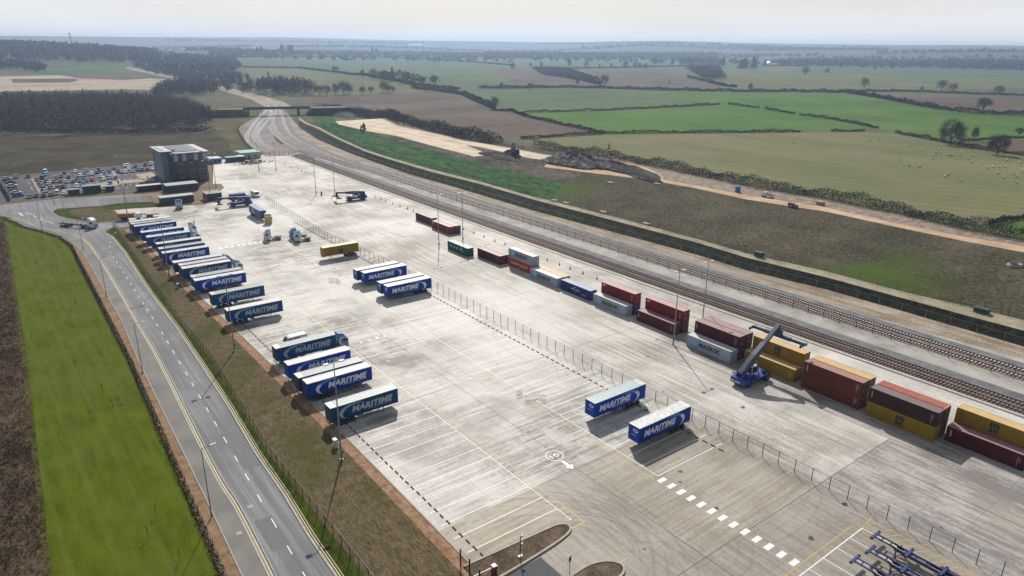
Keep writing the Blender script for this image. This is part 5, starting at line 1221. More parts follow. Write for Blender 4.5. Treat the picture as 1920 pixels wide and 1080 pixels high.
def shed(x0, y0, x1, y1, h, lb, wall, roof, name='shed', slope=0, cat='shed', group=None, z=0, door=True):
    t = empty(name, (x0, y0, z), 0, lb, cat, group); a, b_ = x1-x0, y1-y0
    MB().box((0,0,0),(a,b_,h)).build('wall', [wall], t)
    MB().prism([(-.25,h+.0),(a+.25,h+.0),(a+.25,h+.15),(-.25,h+.15+slope)], -.25, b_+.25).build('roof', [roof], t)
    if door: MB().box((a,b_*.35,.05),(a+.05,b_*.35+1.0,2.1)).build('door', [m_dk], t); MB().box((a,b_*.7,1.1),(a+.05,b_*.7+1.1,2.0)).build('window', [m_glass], t)
    return t
m_dgreen = paint('cabin_dark_green', (.008,.045,.038), .5); m_cabinroof = paint('cabin_roof', (.16,.26,.25), .5); m_shedroof = paint('shed_roof_pale', (.34,.40,.40), .5)
shed(-354,65,-347,78.5,3.2,'long dark flat-roofed shed directly in front of the office block',m_clad,m_shedroof)
shed(-326,57.2,-321.5,70.3,3.0,'long black shed with pale roof facing the yard behind the lone lorry',m_clad,m_shedroof)
shed(-325.5,75.0,-318.6,81.3,3.1,'gatehouse hut with overhanging grey roof beside the dark reach stacker',m_clad,paint('hut_roof', (.17,.18,.19), .6),'gatehouse')
shed(-368.5,28.1,-365.7,32.4,2.4,'small dark green cabin, shortest of the three, by the car park edge',m_dgreen,m_cabinroof,'cabin')
shed(-369.5,34.0,-365.2,41.0,3.4,'largest dark green cabin by the car park edge',m_dgreen,m_cabinroof,'cabin')
shed(-368.5,43.0,-365.4,46.2,2.4,'small dark green cabin next to the glazed smoking shelter',m_dgreen,m_cabinroof,'cabin')
shed(-360,54.5,-356.5,64.5,2.6,'glazed shelter with pale curved roof beside the cabins',m_glass,m_off,'shelter',door=False,cat='shelter')
t = shed(-428,103.5,-419.8,109.5,2.8,'pale blue open-ended container cabin at the far corner of the yard',paint('cabin_blue', (.05,.22,.36), .5),paint('cabin_roof_blue', (.36,.52,.62), .5),'cabin')
shed(-424,112.5,-419.6,119.5,2.7,'dull blue container cabin beside the pale blue open-ended one',paint('cabin_blue2', (.02,.10,.20), .5),m_cabinroof,'cabin'); shed(-426,120,-419.8,122.6,2.7,'near-black container cabin at the end of the blue ones',m_clad,m_rooft,'cabin')
shed(-438,122.5,-426.5,134.0,3.6,'white shed with bright green roof edge at the far corner of the yard',paint('shed_white', (.42,.46,.45), .5),paint('shed_green_roof', (.05,.36,.20), .5),'shed')
b = MB()
rs = random.Random(5)
for k in range(70):
    u, v = rs.gauss(0,1), rs.gauss(0,1); z = max(.1, 2.2-1.1*math.hypot(u,v)); a = Vector((u*2.6, v*4.2, rs.uniform(.1,z))); d = Vector((rs.uniform(-1,1),rs.uniform(-1,1),rs.uniform(-.5,.5))).normalized()*rs.uniform(.4,1.3); b.bar(a-d, a+d, rs.uniform(.2,.7), rs.uniform(.1,.5), rs.randrange(3))
g = G(473, 305); o = b.build('scrap_heap', [m_dk, paint('scrap_rust', (.10,.035,.025), .8), paint('scrap_blue', (.03,.04,.10), .6)], None, loc=(g[0]+1, g[1], 0)); tag(o, 'dark heap of scrap metal on the concrete beside the green-roofed shed', 'scrap heap')
g = G(458, 302); o = b.build('scrap_heap', [m_dk, paint('scrap_grey', (.07,.09,.10), .8), m_dk], None, loc=(g[0]-5, g[1]-2, 0)); o.scale = (.6,.5,1.1); tag(o, 'smaller grey scrap heap against the white shed with green roof', 'scrap heap')
MB().box((0,0,0),(1.6,1.4,1.4)).tube((.8,.7,1.4),(.8,.7,1.9),.4,.3,8)
t = empty('grit_bin', (*G(382,379), 0), 0, 'bright red grit bin beside the gatehouse hut', 'grit bin'); MB().box((0,0,0),(1.5,1.2,1.1)).build('bin', [m_red], t); MB().prism([(-.05,1.1),(1.55,1.1),(1.3,1.4),(.2,1.4)], -.05, 1.25).build('lid', [m_red], t)
# blue-topped truck body behind the reach stacker
t = empty('box_truck', (*G(440,362), 0), R(90), 'blue-topped truck half hidden behind the parked dark reach stacker', 'lorry'); t.location = (-311, 82.5, 0)
MB().box((0,-1.2,1.0),(6.5,1.2,3.4)).build('box', [m_blue], t); MB().box((0,-1.2,3.4),(6.5,1.2,3.5)).build('roof', [m_royal], t); MB().prism([(6.7,.5),(8.5,.5),(8.5,1.6),(8.1,2.8),(6.7,2.9)], -1.2, 1.2).build('cab', [m_white], t)
for s in (-1,1):
    for xx in (1.4, 7.5): wheel(t, xx, s*1.0)

# ------------------------------------------------------------------ parked cars
def car_mesh(kind, col):
    def f(b):
        if kind == 'hatch': low = [(0,.35),(4.1,.35),(4.15,.7),(3.3,.95),(0,.98)]; top = [(.15,.95),(3.25,.93),(2.55,1.42),(.75,1.48)]
        elif kind == 'suv': low = [(0,.4),(4.5,.4),(4.55,.85),(3.7,1.08),(0,1.1)]; top = [(.08,1.05),(3.65,1.05),(2.95,1.62),(.5,1.68)]
        elif kind == 'vanlet': low = [(0,.35),(4.7,.35),(4.75,.8),(4.2,1.2),(0,1.25)]; top = [(.03,1.2),(4.15,1.2),(3.5,1.9),(.08,1.95)]
        else: low = [(0,.35),(4.5,.35),(4.55,.68),(3.6,.9),(0,.92)]; top = [(.45,.88),(3.45,.88),(2.7,1.38),(1.2,1.40)]
        b.prism(low, -.88, .88, 0)
        n = len(b.v); i = .14
        for s, w_ in ((-1, .84), (1, .84)):
            for k, p in enumerate(top): b.v.append((p[0], s*(w_-(i if k > 1 else 0)), p[1]))
        for q, mi in (((0,1,2,3),1),((4,5,6,7),1),((1,5,6,2),1),((0,4,7,3),1),((3,2,6,7),0)): b.f.append(tuple(n+k for k in q)); b.m.append(mi)
        for xx in (.8, low[1][0]-.85):
            for s in (-1,1): b.tube((xx,s*.70,.33),(xx,s*.90,.33), .33, n=10, mi=2)
        for s in (-.62,.62): b.box((low[2][0]-.05,s-.16,.62),(low[2][0]+.02,s+.16,.76), 3); b.box((-.02,s-.16,.7),(.03,s+.16,.85), 4)
    return cached('car|%s%s' % (kind, col), f, [CARC[col], m_glass, m_black, m_lamp, m_red])
CARC = {k: paint('car_'+k.replace(' ', '_'), c, .22, var=.03, spec=.6) for k, c in {'white':(.70,.71,.72),'silver':(.36,.40,.43),'grey':(.16,.17,.18),'slate blue':(.10,.14,.20),'black':(.012,.012,.015),'dark blue':(.015,.03,.09),'bright blue':(.01,.13,.42),'pale blue':(.10,.38,.60),'red':(.32,.02,.03),'dark green':(.02,.06,.055),'purple':(.07,.03,.12),'dark brown':(.08,.035,.035),'mauve':(.19,.15,.19)}.items()}
cars = []
for px, py, col, kd, row in [(x/12, 300+y/12, c, k, r) for x, y, c, k, r in [
 (150,425,'silver','hatch','end'),(180,465,'purple','hatch','end'),(235,510,'dark blue','saloon','end'),(255,580,'white','saloon','end'),(290,640,'dark blue','hatch','end'),(305,690,'black','saloon','end'),(345,735,'white','saloon','end'),(400,800,'bright blue','suv','end'),
 (365,385,'grey','suv','back'),(635,370,'dark green','suv','back'),(1025,270,'white','vanlet','back'),(1045,330,'pale blue','hatch','back'),(1445,290,'dark brown','hatch','back'),(1695,255,'white','hatch','back'),
 (845,440,'grey','hatch','second'),(960,400,'dark blue','vanlet','second'),(1260,400,'slate blue','saloon','second'),(1375,365,'grey','hatch','second'),(1545,385,'black','hatch','second'),
 (905,505,'slate blue','hatch','third'),(1040,480,'black','hatch','third'),(1215,485,'grey','hatch','third'),(1355,480,'red','hatch','third'),(1510,490,'silver','hatch','third'),(1655,480,'slate blue','hatch','third'),
 (940,565,'slate blue','saloon','fourth'),(1095,530,'silver','hatch','fourth'),(985,640,'dark green','hatch','fourth'),(1130,620,'mauve','hatch','fourth'),(1300,625,'dark green','suv','fourth'),(1420,600,'black','hatch','fourth'),(1735,590,'white','suv','fourth'),(1025,700,'silver','hatch','fourth'),
 (1310,685,'black','saloon','front'),(665,830,'mauve','hatch','front'),(820,810,'dark green','hatch','front'),(985,805,'black','hatch','front'),(1145,785,'dark brown','hatch','front'),(1290,750,'white','vanlet','front'),(1450,750,'white','hatch','front')]]+[(130+x/10.8, 290+y/10.8, c, k, r) for x, y, c, k, r in [
 (345,320,'pale blue','suv','back'),(300,390,'slate blue','hatch','second'),(455,395,'white','suv','second'),(225,420,'white','hatch','second'),(180,475,'dark green','suv','third'),(305,460,'slate blue','hatch','third'),(210,525,'grey','saloon','third'),(335,520,'grey','saloon','third'),(455,510,'red','hatch','third'),
 (290,590,'bright blue','hatch','fourth'),(555,360,'purple','hatch','back'),(590,305,'black','suv','back'),(660,345,'dark green','hatch','back'),(795,345,'dark blue','saloon','back'),(690,385,'slate blue','hatch','second'),(650,435,'white','hatch','third'),(700,490,'white','hatch','third'),(770,415,'silver','hatch','second'),(820,460,'silver','saloon','third'),(945,465,'bright blue','hatch','third'),
 (830,585,'bright blue','suv','fourth'),(700,690,'silver','hatch','front'),(910,270,'grey','hatch','back'),(1000,330,'dark blue','hatch','second'),(1055,350,'silver','hatch','second'),(1140,345,'white','hatch','second'),(1200,290,'white','hatch','second'),(1265,330,'silver','saloon','second'),(1245,250,'silver','hatch','back'),(1345,240,'dark blue','hatch','back'),(1390,305,'bright blue','hatch','second'),(1480,300,'slate blue','suv','second'),(1540,200,'dark brown','suv','back'),(1580,295,'dark blue','hatch','second'),(1655,190,'silver','suv','back'),(1690,285,'white','hatch','second'),(1190,222,'white','suv','back'),(1125,225,'white','hatch','back')]]:
    g = G(px, py+1.6); rz = R(90) if row == 'end' else R(-8+random.uniform(-3,3))
    cars.append((px, g, col, kd, row, rz))
cnt = {}; tot = {}
for c in cars: tot[(c[2], c[4])] = tot.get((c[2], c[4]), 0)+1
RW = {'end':'in the column against the boarded fence','back':'in the back row of the car park','second':'in the second row of the car park','third':'in the third row of the car park','fourth':'in the fourth row of the car park','front':'in the row beside the green cabins'}
for px, g, col, kd, row, rz in sorted(cars, key=lambda c: -c[0]):
    k = (col, row); cnt[k] = cnt.get(k, 0)+1
    lb = (ORD[cnt[k]]+' '+col+' car from the office '+RW[row]) if tot[k] > 1 else ('only '+col+' car '+RW[row])
    o = put('parked_car', car_mesh(kd, col), None, (g[0]-1.5*math.cos(rz), g[1]-2.0*math.sin(rz), .0), rz); tag(o, lb, 'car', 'cars parked in the office car park')
mk = MB()
for a, b_ in [((35,33),(22,30)),]: pass
for x0 in (-428, -415.5, -410.5, -398, -393, -380.5):
    for y in range(16, 62, 3): mk.face([(x0,y,.015),(x0+4.6,y,.015),(x0+4.6,y+.12,.015),(x0,y+.12,.015)])
marking('car_park_road_marking', mk, [m_line])
for pts in ([(58,335),(62,335),(77,362),(73,362)], [(209,322),(213,321),(226,338),(290,335),(291,339),(222,345)], [(186,344),(222,338),(224,346),(190,354)], [(253,327),(285,323),(292,329),(268,338)]):
    tag(MB().face([(*G(*q), .05) for q in pts]).build('car_park_path', paint('block_paving', (.33,.26,.19), .8)), kind='structure')
for pts in ([(105,380),(112,379),(124,377),(118,382)],):
    pass

# ------------------------------------------------------------------ bridge over the tracks
t = empty('road_bridge', (*G(515,212), 0), 0, 'dark girder bridge carrying a road over the railway tracks', 'bridge')
A = Vector((*G(470,218), 0)); B = Vector((*G(562,216), 0)); d = (B-A); Lb = d.length; ang = math.atan2(d.y, d.x); t.location = (A.x, A.y, 0); t.rotation_euler[2] = ang
m_bg = paint('bridge_girder', (.02,.045,.045), .6)
ZD = 6.2
b = MB(); b.box((-28,0,ZD),(Lb+45,7,ZD+.5)); b.build('deck', [m_road_dark := paint('bridge_deck', (.12,.12,.12), .8)], t)
for y in (-.25, 7): MB().box((-6,y,ZD-.4),(Lb+10,y+.25,ZD+1.5)).build('girder', [m_bg], t)
for x in (-3, Lb*.5+20, Lb-2): MB().box((x,.5,0),(x+2.2,6.5,ZD)).build('pier', [paint('pier_grey', (.10,.115,.11), .8)], t)
for x in (6, 10): MB().box((x,-1,0),(x+.6,-.4,ZD-1)).build('pier_column', [m_galv], t)
b = MB(); b.prism([(-60,0),(-28,ZD+.45),(-6,ZD+.45),(-1,0)], -6, 13); b.build('approach_bank', [g_meadow], t)
b = MB(); b.prism([(Lb+6,0),(Lb+12,ZD+.45),(Lb+45,ZD+.45),(Lb+95,0)], -8, 15); b.build('approach_bank', [g_rough], t)
def px_at(px, py, h):
    g = GH(px, py); return g
# signal gantry beyond the bridge, white hoops
t = empty('signal_gantry', GH(506,182), R(60), 'white goalpost gantry over the tracks beyond the bridge', 'gantry')
for y in (-7,7): MB().box((-.2,y-.2,0),(.2,y+.2,9)).build('upright', [m_white], t)
MB().box((-.2,-16,8.6),(.2,8,9.0)).build('beam', [m_white], t)

# ------------------------------------------------------------------ vegetation
m_bark = paint('bark', (.075,.062,.05), .9); m_twig = paint('bare_twigs', (.090,.070,.056), .95, dirt=(.055,.045,.038), scale=.3); m_twigr = paint('reddish_twigs', (.088,.062,.050), .95, dirt=(.058,.042,.038), scale=.3); m_twigg = paint('lichen_twigs', (.066,.064,.046), .95, dirt=(.044,.044,.034), scale=.3)
m_ever = paint('evergreen_leaves', (.018,.034,.016), .9, dirt=(.009,.018,.009), scale=.4); m_ivy = paint('ivy_leaves', (.020,.036,.014), .9); m_hdg = paint('hedge_twigs', (.036,.028,.026), .95, dirt=(.022,.018,.018), scale=.3)
TR = random.Random(11)
def sliver(mb, p, d, w_, mi=0):
    n = d.cross(Vector((TR.uniform(-1,1), TR.uniform(-1,1), TR.uniform(-1,1)))).normalized()*w_
    k = len(mb.v); mb.v += [tuple(p-n), tuple(p+n), tuple(p+d)]; mb.f.append((k,k+1,k+2)); mb.m.append(mi)
def tuft(mb, p, s, mi=0):
    a = Vector((TR.uniform(-1,1), TR.uniform(-1,1), TR.uniform(-1,1))).normalized(); b = a.orthogonal().normalized(); c = a.cross(b)*s*TR.uniform(.6,1.1); b = b*s*TR.uniform(.6,1.1)
    k = len(mb.v); mb.v += [tuple(p+b), tuple(p+c), tuple(p-b*.8), tuple(p-c*.9)]; mb.f.append((k,k+1,k+2,k+3)); mb.m.append(mi)
def bare_tree_meshes(h, spread, seed, twigs=900, dens=1.0):
    rr = random.Random(seed); TR.seed(seed)
    tb = MB(); cb = MB(); tips = []
    tb.tube((0,0,-.3),(0,0,h*.24), h*.035, h*.026, 7)
    def grow(p, d, l, r, lev):
        q = p+d*l; (tb if lev < 2 else cb).tube(p, q, r, r*.6, 5 if lev < 2 else 4, 0, False)
        if lev >= 3: tips.append((p, q)); return
        for k in range(4 if lev else 3):
            a = rr.uniform(0, 2*math.pi); s_ = rr.uniform(.45,.95)*(1.0 if lev else .9)
            o = d.orthogonal().normalized(); o = Matrix.Rotation(a, 3, d)@o
            nd = (d+o*s_*spread+Vector((0,0,.12))).normalized()
            grow(p+d*l*rr.uniform(.65,1.0), nd, l*rr.uniform(.62,.86), r*.55, lev+1)
    for k in range(6):
        a = 2*math.pi*k/6+rr.uniform(-.4,.4); d = Vector((math.cos(a)*spread*.75, math.sin(a)*spread*.75, 1)).normalized()
        grow(Vector((0,0,h*(.16+.03*(k%3)))), d, h*.27, h*.017, 1)
    grow(Vector((0,0,h*.22)), Vector((0,0,1)), h*.28, h*.02, 1)
    zt = max(q.z for p, q in tips); rt = sorted(math.hypot(q.x, q.y) for p, q in tips)[int(len(tips)*.9)]
    c0 = Vector((0, 0, zt*.56)); rz_ = zt*.46
    clumps = []
    for k in range(46):
        a = rr.uniform(0, 6.283); t_ = rr.uniform(-.75, 1); u = rr.uniform(.55, 1)
        clumps.append(Vector((rt*u*math.sqrt(max(0, 1-t_*t_))*math.cos(a), rt*u*math.sqrt(max(0, 1-t_*t_))*math.sin(a), c0.z+rz_*t_*u)))
    for c in clumps:
        for _ in range(int(twigs/46)):
            b0 = c+Vector((rr.gauss(0,1)*rt*.15, rr.gauss(0,1)*rt*.15, rr.gauss(0,1)*rz_*.16)); out = (b0-Vector((0,0,zt*.25))).normalized()
            d = (out+Vector((rr.uniform(-.8,.8),rr.uniform(-.8,.8),rr.uniform(-.6,.6)))).normalized()*h*rr.uniform(.04,.09); sliver(cb, b0, d, h*.0034*dens)
    zmx = max(v[2] for v in cb.v); sc = h/zmx
    for mb_ in (tb, cb): mb_.v = [(v[0]*sc, v[1]*sc, v[2]*sc) for v in mb_.v]
    return tb, cb
def blob_tree(mb, x, y, z, h, w_, n, s, mi, trunk=None, base=.25, conic=False):
    ph = [TR.uniform(0,6.28) for _ in range(3)]
    for _ in range(n):
        a = TR.uniform(0, 6.283); u = TR.random()**.45; t = TR.uniform(-1, 1)
        lump = 1+.22*math.sin(3*a+ph[0])+.15*math.sin(5*a+ph[1]+3*t)
        if conic: tt = (t+1)/2; r = w_*.5*(1-tt*.85)*u*lump; zz = z+h*(base+(1-base)*tt)
        else: r = w_*.5*math.sqrt(max(.05, 1-t*t))*u*lump; zz = z+h*(base+(1-base)*(t*u*.5+.5)*(1+.06*math.sin(a*4+ph[2])))
        tuft(mb, Vector((x+r*math.cos(a), y+r*math.sin(a), zz)), s*TR.uniform(.6,1.2), mi)
_TM = {}
def tree(px, py, hpx, lb, kind='bare', wf=1.0, group=None, mat=None, det=1.0, dz=0):
    g = GH(px, py); D = Vector((g[0], g[1], g[2]-CAMH)).dot(FWD); h = max(2.0, hpx*D/FPX)
    t = empty('tree', g, TR.uniform(0, 6.28), lb, 'tree', group); mat = mat or m_twig
    if kind == 'bare':
        v = TR.randrange(4); key = (v, mat.name, det)
        if key not in _TM:
            tb, cb = bare_tree_meshes(10, .85, 20+v, int(2600*det), 1.5/det**.5); _TM[key] = (tb.mesh('trunk', [m_bark]), cb.mesh('crown', [mat]))
        a, b = _TM[key]
    elif kind == 'big':
        tb, cb = bare_tree_meshes(10, 1.0*wf, int(px), 7000, .85); a, b = tb.mesh('trunk', [m_bark]), cb.mesh('crown', [mat]); wf = 1
    else:
        key = (kind, mat.name)
        if key not in _TM:
            tb = MB(); tb.tube((0,0,-.3),(0,0,6), .3, .12, 6); cb = MB(); TR.seed(3); blob_tree(cb, 0, 0, 0, 10, 8 if kind == 'bush' else 5.5, 700, .42, 0, base=.06 if kind == 'bush' else .1, conic=kind == 'conifer'); _TM[key] = (tb.mesh('trunk', [m_bark]), cb.mesh('crown', [mat]))
        a, b = _TM[key]
    put('trunk', a, t); put('crown', b, t); t.scale = (h/10*wf, h/10*wf, h/10)
    return t
tree(1781,271,54,'big spreading leafless oak standing alone on the hedge above the sheep field','big',1.1)
tree(1826,264,30,'small ivy-clad tree stump with bare limbs beside the big oak','bare',.55)
tree(1869,290,44,'rounded reddish leafless tree in the hedge beside the brown field','big',.95,mat=m_twigr)
tree(1843,208,28,'spreading leafless tree at the corner of the brown field','bare',1.2)
tree(1910,255,18,'bushy leafless tree at the picture edge of the green field','bare',1.1) ['label'] = 'bushy leafless tree beside the pale farm track at the green field edge'
GT1 = 'leafless trees dotted across the far fields'
far = [(1765,170,22,1.1),(1785,173,19,1.1),(1729,168,3,1),(1872,178,20,1.2),(1620,166,23,.8),(1407,169,14,1.1),(1133,164,27,.8),(1123,160,12,1),(928,205,27,.8),(922,206,16,1.3),(995,127,11,.6),(1015,131,18,.4),(1067,129,22,.5),(1099,127,13,1.1),(1124,127,8,1),(1146,127,9,1),(1173,128,14,1.3),(1190,128,12,1),(1198,129,13,.9),(1210,129,11,1),(1228,124,18,.7),(1260,124,16,.8),(1278,124,12,.9),(1292,123,19,.8),(1330,120,13,.7),(994,168,14,1.2),(940,168,14,.8),(600,179,22,1.2),(614,178,20,1),(629,177,22,.9),(645,177,28,1.1),(655,176,20,1),(680,176,16,1),(696,175,15,.9),(720,174,24,.9),(728,174,18,.8),(736,174,14,1),(629,138,16,1.2),(680,145,16,.9),(700,147,20,1),(712,148,16,1),(730,149,15,1.1),(740,150,16,1),(560,106,12,1.3),(567,107,14,1.2),(580,107,12,1),(596,106,8,1),(640,106,9,.9),(650,106,9,1),(664,107,9,1.2),(690,107,9,1),(722,110,10,.7),(747,111,8,.8),(782,112,7,1),(878,119,10,.8),(815,119,9,.8),(1083,160,14,.8),(1255,158,6,.8),(1640,131,9,.9),(1550,139,12,1)]
ordc = {}
for px, py, hp, wf in far:
    reg = 'on the hedge line before the ploughed field' if (590 < px < 740 and py > 170) else 'along the hedge above the olive pasture' if (620 < px < 745 and py > 130) else 'in the far hedge below the blue woods' if py < 121 else 'along the distant hedge beyond the green strip' if py < 135 else 'in the mid-distance fields'
    ordc.setdefault(reg, []).append((px, py, hp, wf))
for reg, L_ in ordc.items():
    L_.sort()
    for i, (px, py, hp, wf) in enumerate(L_):
        tree(px, py, hp, '%s leafless tree %s, counting from the bridge side' % (ORD[min(i+1, 20)], reg), 'bare', wf, GT1, det=.5)
for px, py, hp, lb in [(1510,140,16,'grey bushy clump of trees alone in the far field beside the long white barn'),(961,130,13,'dome-shaped clump in the distant green strip'),(1728,170,9,'small dark evergreen bush in the far hedge')]:
    tree(px, py, hp, lb, 'bush', 1.2 if hp > 12 else .9, mat=m_twig if hp > 10 else m_ever)
for k, (px, py, hp) in enumerate([(1388,130,18),(1396,130,20),(1412,130,22),(1355,124,17),(1349,124,14),(699,105,15),(706,105,14),(491,106,18),(530,104,20),(543,104,19),(548,104,19),(484,106,17)]):
    tree(px, py, hp, 'dark evergreen in the distance, '+('%s counting from the bridge side' % ORD[[r for r in sorted([1388,1396,1412,1355,1349,699,706,491,530,543,548,484])].index(px)+1]), 'conifer', 1.5, 'dark evergreens in the distance', mat=m_ever)

def hedge(pts, w_, h, lb, n=1.0, mat=None, s=.55, gapf=None, group=None, name='hedge', dn=None):
    """a hedge: many small tufts along a line that follows the ground"""
    pts = [tuple(p[:2]) for p in pts]; x0, y0 = pts[0]; z0 = H(x0, y0); mb = MB(); Lh = sum(math.dist(a, b) for a, b in zip(pts, pts[1:]))
    s *= .62; q = dense(pts, 1.0); per = max(1, int(n*10))
    hp = TR.uniform(0, 9)
    for i, p in enumerate(q):
        hh = h*(1+.22*math.sin(i*.13+hp)+.18*math.sin(i*.41+hp*2)+TR.uniform(-.12,.12)); zb = H(*p)-z0
        for _ in range(per):
            r = TR.uniform(-.5,.5)*w_; a = TR.uniform(-.5,.5); zz = abs(TR.random())**.7*hh*(1-.5*abs(r)/w_)
            tuft(mb, Vector((p[0]-x0+a*1.2+r*.3, p[1]-y0+r, zb+zz)), s*TR.uniform(.6,1.15), 0 if TR.random() < .8 else 1)
    o = mb.build(name, [mat or m_hdg, m_ivy], None, loc=(x0, y0, z0)); tag(o, lb, 'hedge', group); return o
hedge(PX([(605,206),(640,212),(700,222),(760,234),(820,246),(870,258),(930,268)]), 11, 6.5, 'tall dark thicket behind the bare subsoil plateau', 5, mat=m_twigg, s=.95, name='thicket')['category'] = 'thicket'
hedge([(p[0], p[1]+1.5) for p in HDG[4:]]+[(20,256)], 6, 4.2, 'long brown hedge between the haul road and the sheep field', 11, s=.42)
hedge(PX([(978,262),(1050,256),(1135,251),(1240,250),(1400,249),(1500,248)]), 2.2, 2.3, 'clipped hedge between bright green field and sheep field', 2, s=.8)
hedge(PX([(1560,247),(1620,247)]), 2.2, 2.2, 'short clipped hedge piece at the corner of the green field', 2, s=.8)
hedge(PX([(925,206),(985,219),(1060,236),(1130,250)]), 3, 2.6, 'hedge between the ploughed field and the bright green field', 2, s=.8)
hedge(PX([(975,212),(1130,208),(1250,202),(1350,196)]), 2.4, 2.4, 'hedge between the pale green field and the bright green one', 1.6, s=.9)
hedge(PX([(1366,196),(1422,203)]), 2.4, 2.3, 'short hedge piece beside the gap in the green fields', 1.8, s=.8)
hedge(PX([(1434,205),(1490,214)]), 2.4, 2.3, 'middle hedge piece along the farm track', 1.8, s=.8)
hedge(PX([(1500,216),(1570,226),(1645,241)]), 2.6, 2.5, 'longest hedge piece along the farm track', 2, s=.8)
hedge(PX([(1680,250),(1730,260),(1790,271),(1850,283),(1930,293),(2010,303)]), 2.6, 2.6, 'dark hedge under the big oak beside the sheep field', 3, s=.7, mat=m_twigg)
hedge(PX([(1800,266),(1845,262),(1890,260),(1930,258)]), 2.4, 1.8, 'low hedge above the small brown field', 1.5, s=.8)
hedge(PX([(1855,423),(1900,413),(1960,404)]), 2.4, 2.2, 'hedge beside the small bright green corner field', 4, s=.6)
hedge(PX([(900,166),(960,166),(1040,165),(1130,166),(1220,169),(1300,171),(1400,173),(1560,174),(1600,174)]), 9, 4.5, 'thick dark hedgerow running the width of the middle distance', 2.2, s=1.4, mat=m_twigg)
hedge(PX([(1590,175),(1640,183),(1700,194),(1760,205),(1830,213),(1930,218),(2020,224)]), 7, 4.5, 'bushy hedge between the large green field and the brown one', 2.4, s=1.2)
hedge(PX([(1600,172),(1700,172),(1800,176),(1930,180)]), 6, 3.5, 'far hedge above the brown field', 1.5, s=1.5, mat=m_twigg)
hedge(PX([(775,166),(830,172),(870,178),(900,192),(925,203)]), 8, 5, 'bushy hedge curving down to the lone tree beside the ploughed field', 3, s=1.3, mat=m_twigg)
hedge(PX([(455,127),(560,128),(640,137),(700,145),(780,160),(860,168)]), 6, 4, 'hedge along the top of the olive pasture', 1.6, s=1.6)
hedge(PX([(400,107),(520,107),(700,107),(800,112),(900,118),(960,123)]), 7, 4, 'long thin hedge beneath the distant woods', 1.0, s=2.4, mat=m_twigg)
hedge(PX([(1040,137),(1080,148),(1110,156),(1125,158)]), 7, 4, 'shrubby belt between the two distant brown fields', 2, s=2, mat=m_twigg)
hedge(PX([(1290,145),(1320,152),(1360,162),(1380,164)]), 7, 4, 'shrubby belt beside the far pasture', 2, s=2)
hedge(PX([(1060,129),(1180,127),(1300,124),(1340,124)]), 6, 4, 'thin far hedge with dotted trees', 1, s=2.2)
hedge([(p[0]-.0, p[1]+.1) for p in dense(FL[1:], 8)], .9, .7, 'dark low bramble hedge along the edge of the mown field', 5, s=.22, mat=paint('bramble_dark', (.012,.018,.008), .9))
hedge(PX([(-30,240),(60,247),(200,250),(330,248),(395,246)]), 8, 4, 'dark shrub edge in front of the wood', 2.5, s=1, mat=m_twigr)

def wood(poly_px, sp, h, lb_name, mats, s, n, wf=.9, ever=.08, seed=1, world=None, hvar=.25):
    """woodland that reads as one mass: one object, crowns of separate trees standing on the ground"""
    TR.seed(seed); poly = world or PX(poly_px); mb = MB()
    x0, x1 = min(p[0] for p in poly), max(p[0] for p in poly); y0, y1 = min(p[1] for p in poly), max(p[1] for p in poly)
    y = y0
    while y < y1:
        x = x0
        while x < x1:
            X, Y = x+TR.uniform(-.45,.45)*sp, y+TR.uniform(-.45,.45)*sp
            if inside((X, Y), poly):
                z = H(X, Y); hh = h*TR.uniform(1-hvar, 1+hvar*.6); ev = TR.random() < ever
                blob_tree(mb, X, Y, z, hh*(1.12 if ev else 1), hh*wf*(.6 if ev else 1), n, s, 2 if ev else TR.randrange(2), base=.12, conic=ev)
                k = len(mb.v); mb.v += [(X-.25,Y,z),(X+.25,Y,z),(X,Y,z+hh*.7)]; mb.f.append((k,k+1,k+2)); mb.m.append(0)
            x += sp
        y += sp
    me = bpy.data.meshes.new(lb_name); me.from_pydata(mb.v, [], mb.f)
    for mt in mats: me.materials.append(mt)
    me.polygons.foreach_set('material_index', mb.m); me.update()
    tag(put(lb_name, me), kind='stuff')
MW = [m_twig, m_twigr, m_ever]; MW2 = [m_twig, m_twigg, m_ever]
wood([(-160,255),(0,256),(200,252),(330,249),(396,244),(398,228),(385,210),(330,196),(250,190),(120,190),(0,192),(-160,196)], 8.5, 13, 'woods', MW, .62, 150, 1.05, .07, 2, hvar=.26)
wood([(-60,131),(30,131),(88,136),(85,126),(40,122),(-60,122)], 15, 15, 'woods', MW2, 2.2, 45, 1.0, .05, 3)
wood([(290,185),(370,180),(400,178),(385,168),(330,160),(300,168)], 13, 14, 'woods', MW, 1.1, 100, 1.0, .05, 4)
wood([(476,178),(560,180),(600,181),(580,172),(540,166),(490,166)], 11, 19, 'woods', MW, 1.0, 120, 1.0, .05, 5)
wood([(250,128),(330,150),(400,172),(470,178),(480,160),(450,140),(400,125),(300,118),(250,118)], 22, 11, 'woods', MW2, 1.2, 80, 1.1, .10, 6)
wood([(570,103),(700,103),(800,105),(900,108),(900,101),(700,98.5),(570,99)], 40, 15, 'woods', MW2, 4.5, 34, 1.3, .12, 21)
wood([(905,110.5),(1000,110),(1240,111),(1345,111),(1345,105),(1200,103.5),(905,104)], 22, 22, 'woods', MW2, 3.2, 40, 1.1, .35, 7)
wood([(1275,121),(1345,121),(1345,114),(1275,113)], 22, 15, 'woods', MW2, 3, 40, 1.1, .3, 8)
wood([(1460,124.5),(1560,125),(1700,127),(1930,132),(2050,134),(2050,123),(1900,120),(1700,117),(1460,117)], 28, 19, 'woods', MW2, 3.2, 44, 1.2, .12, 9)
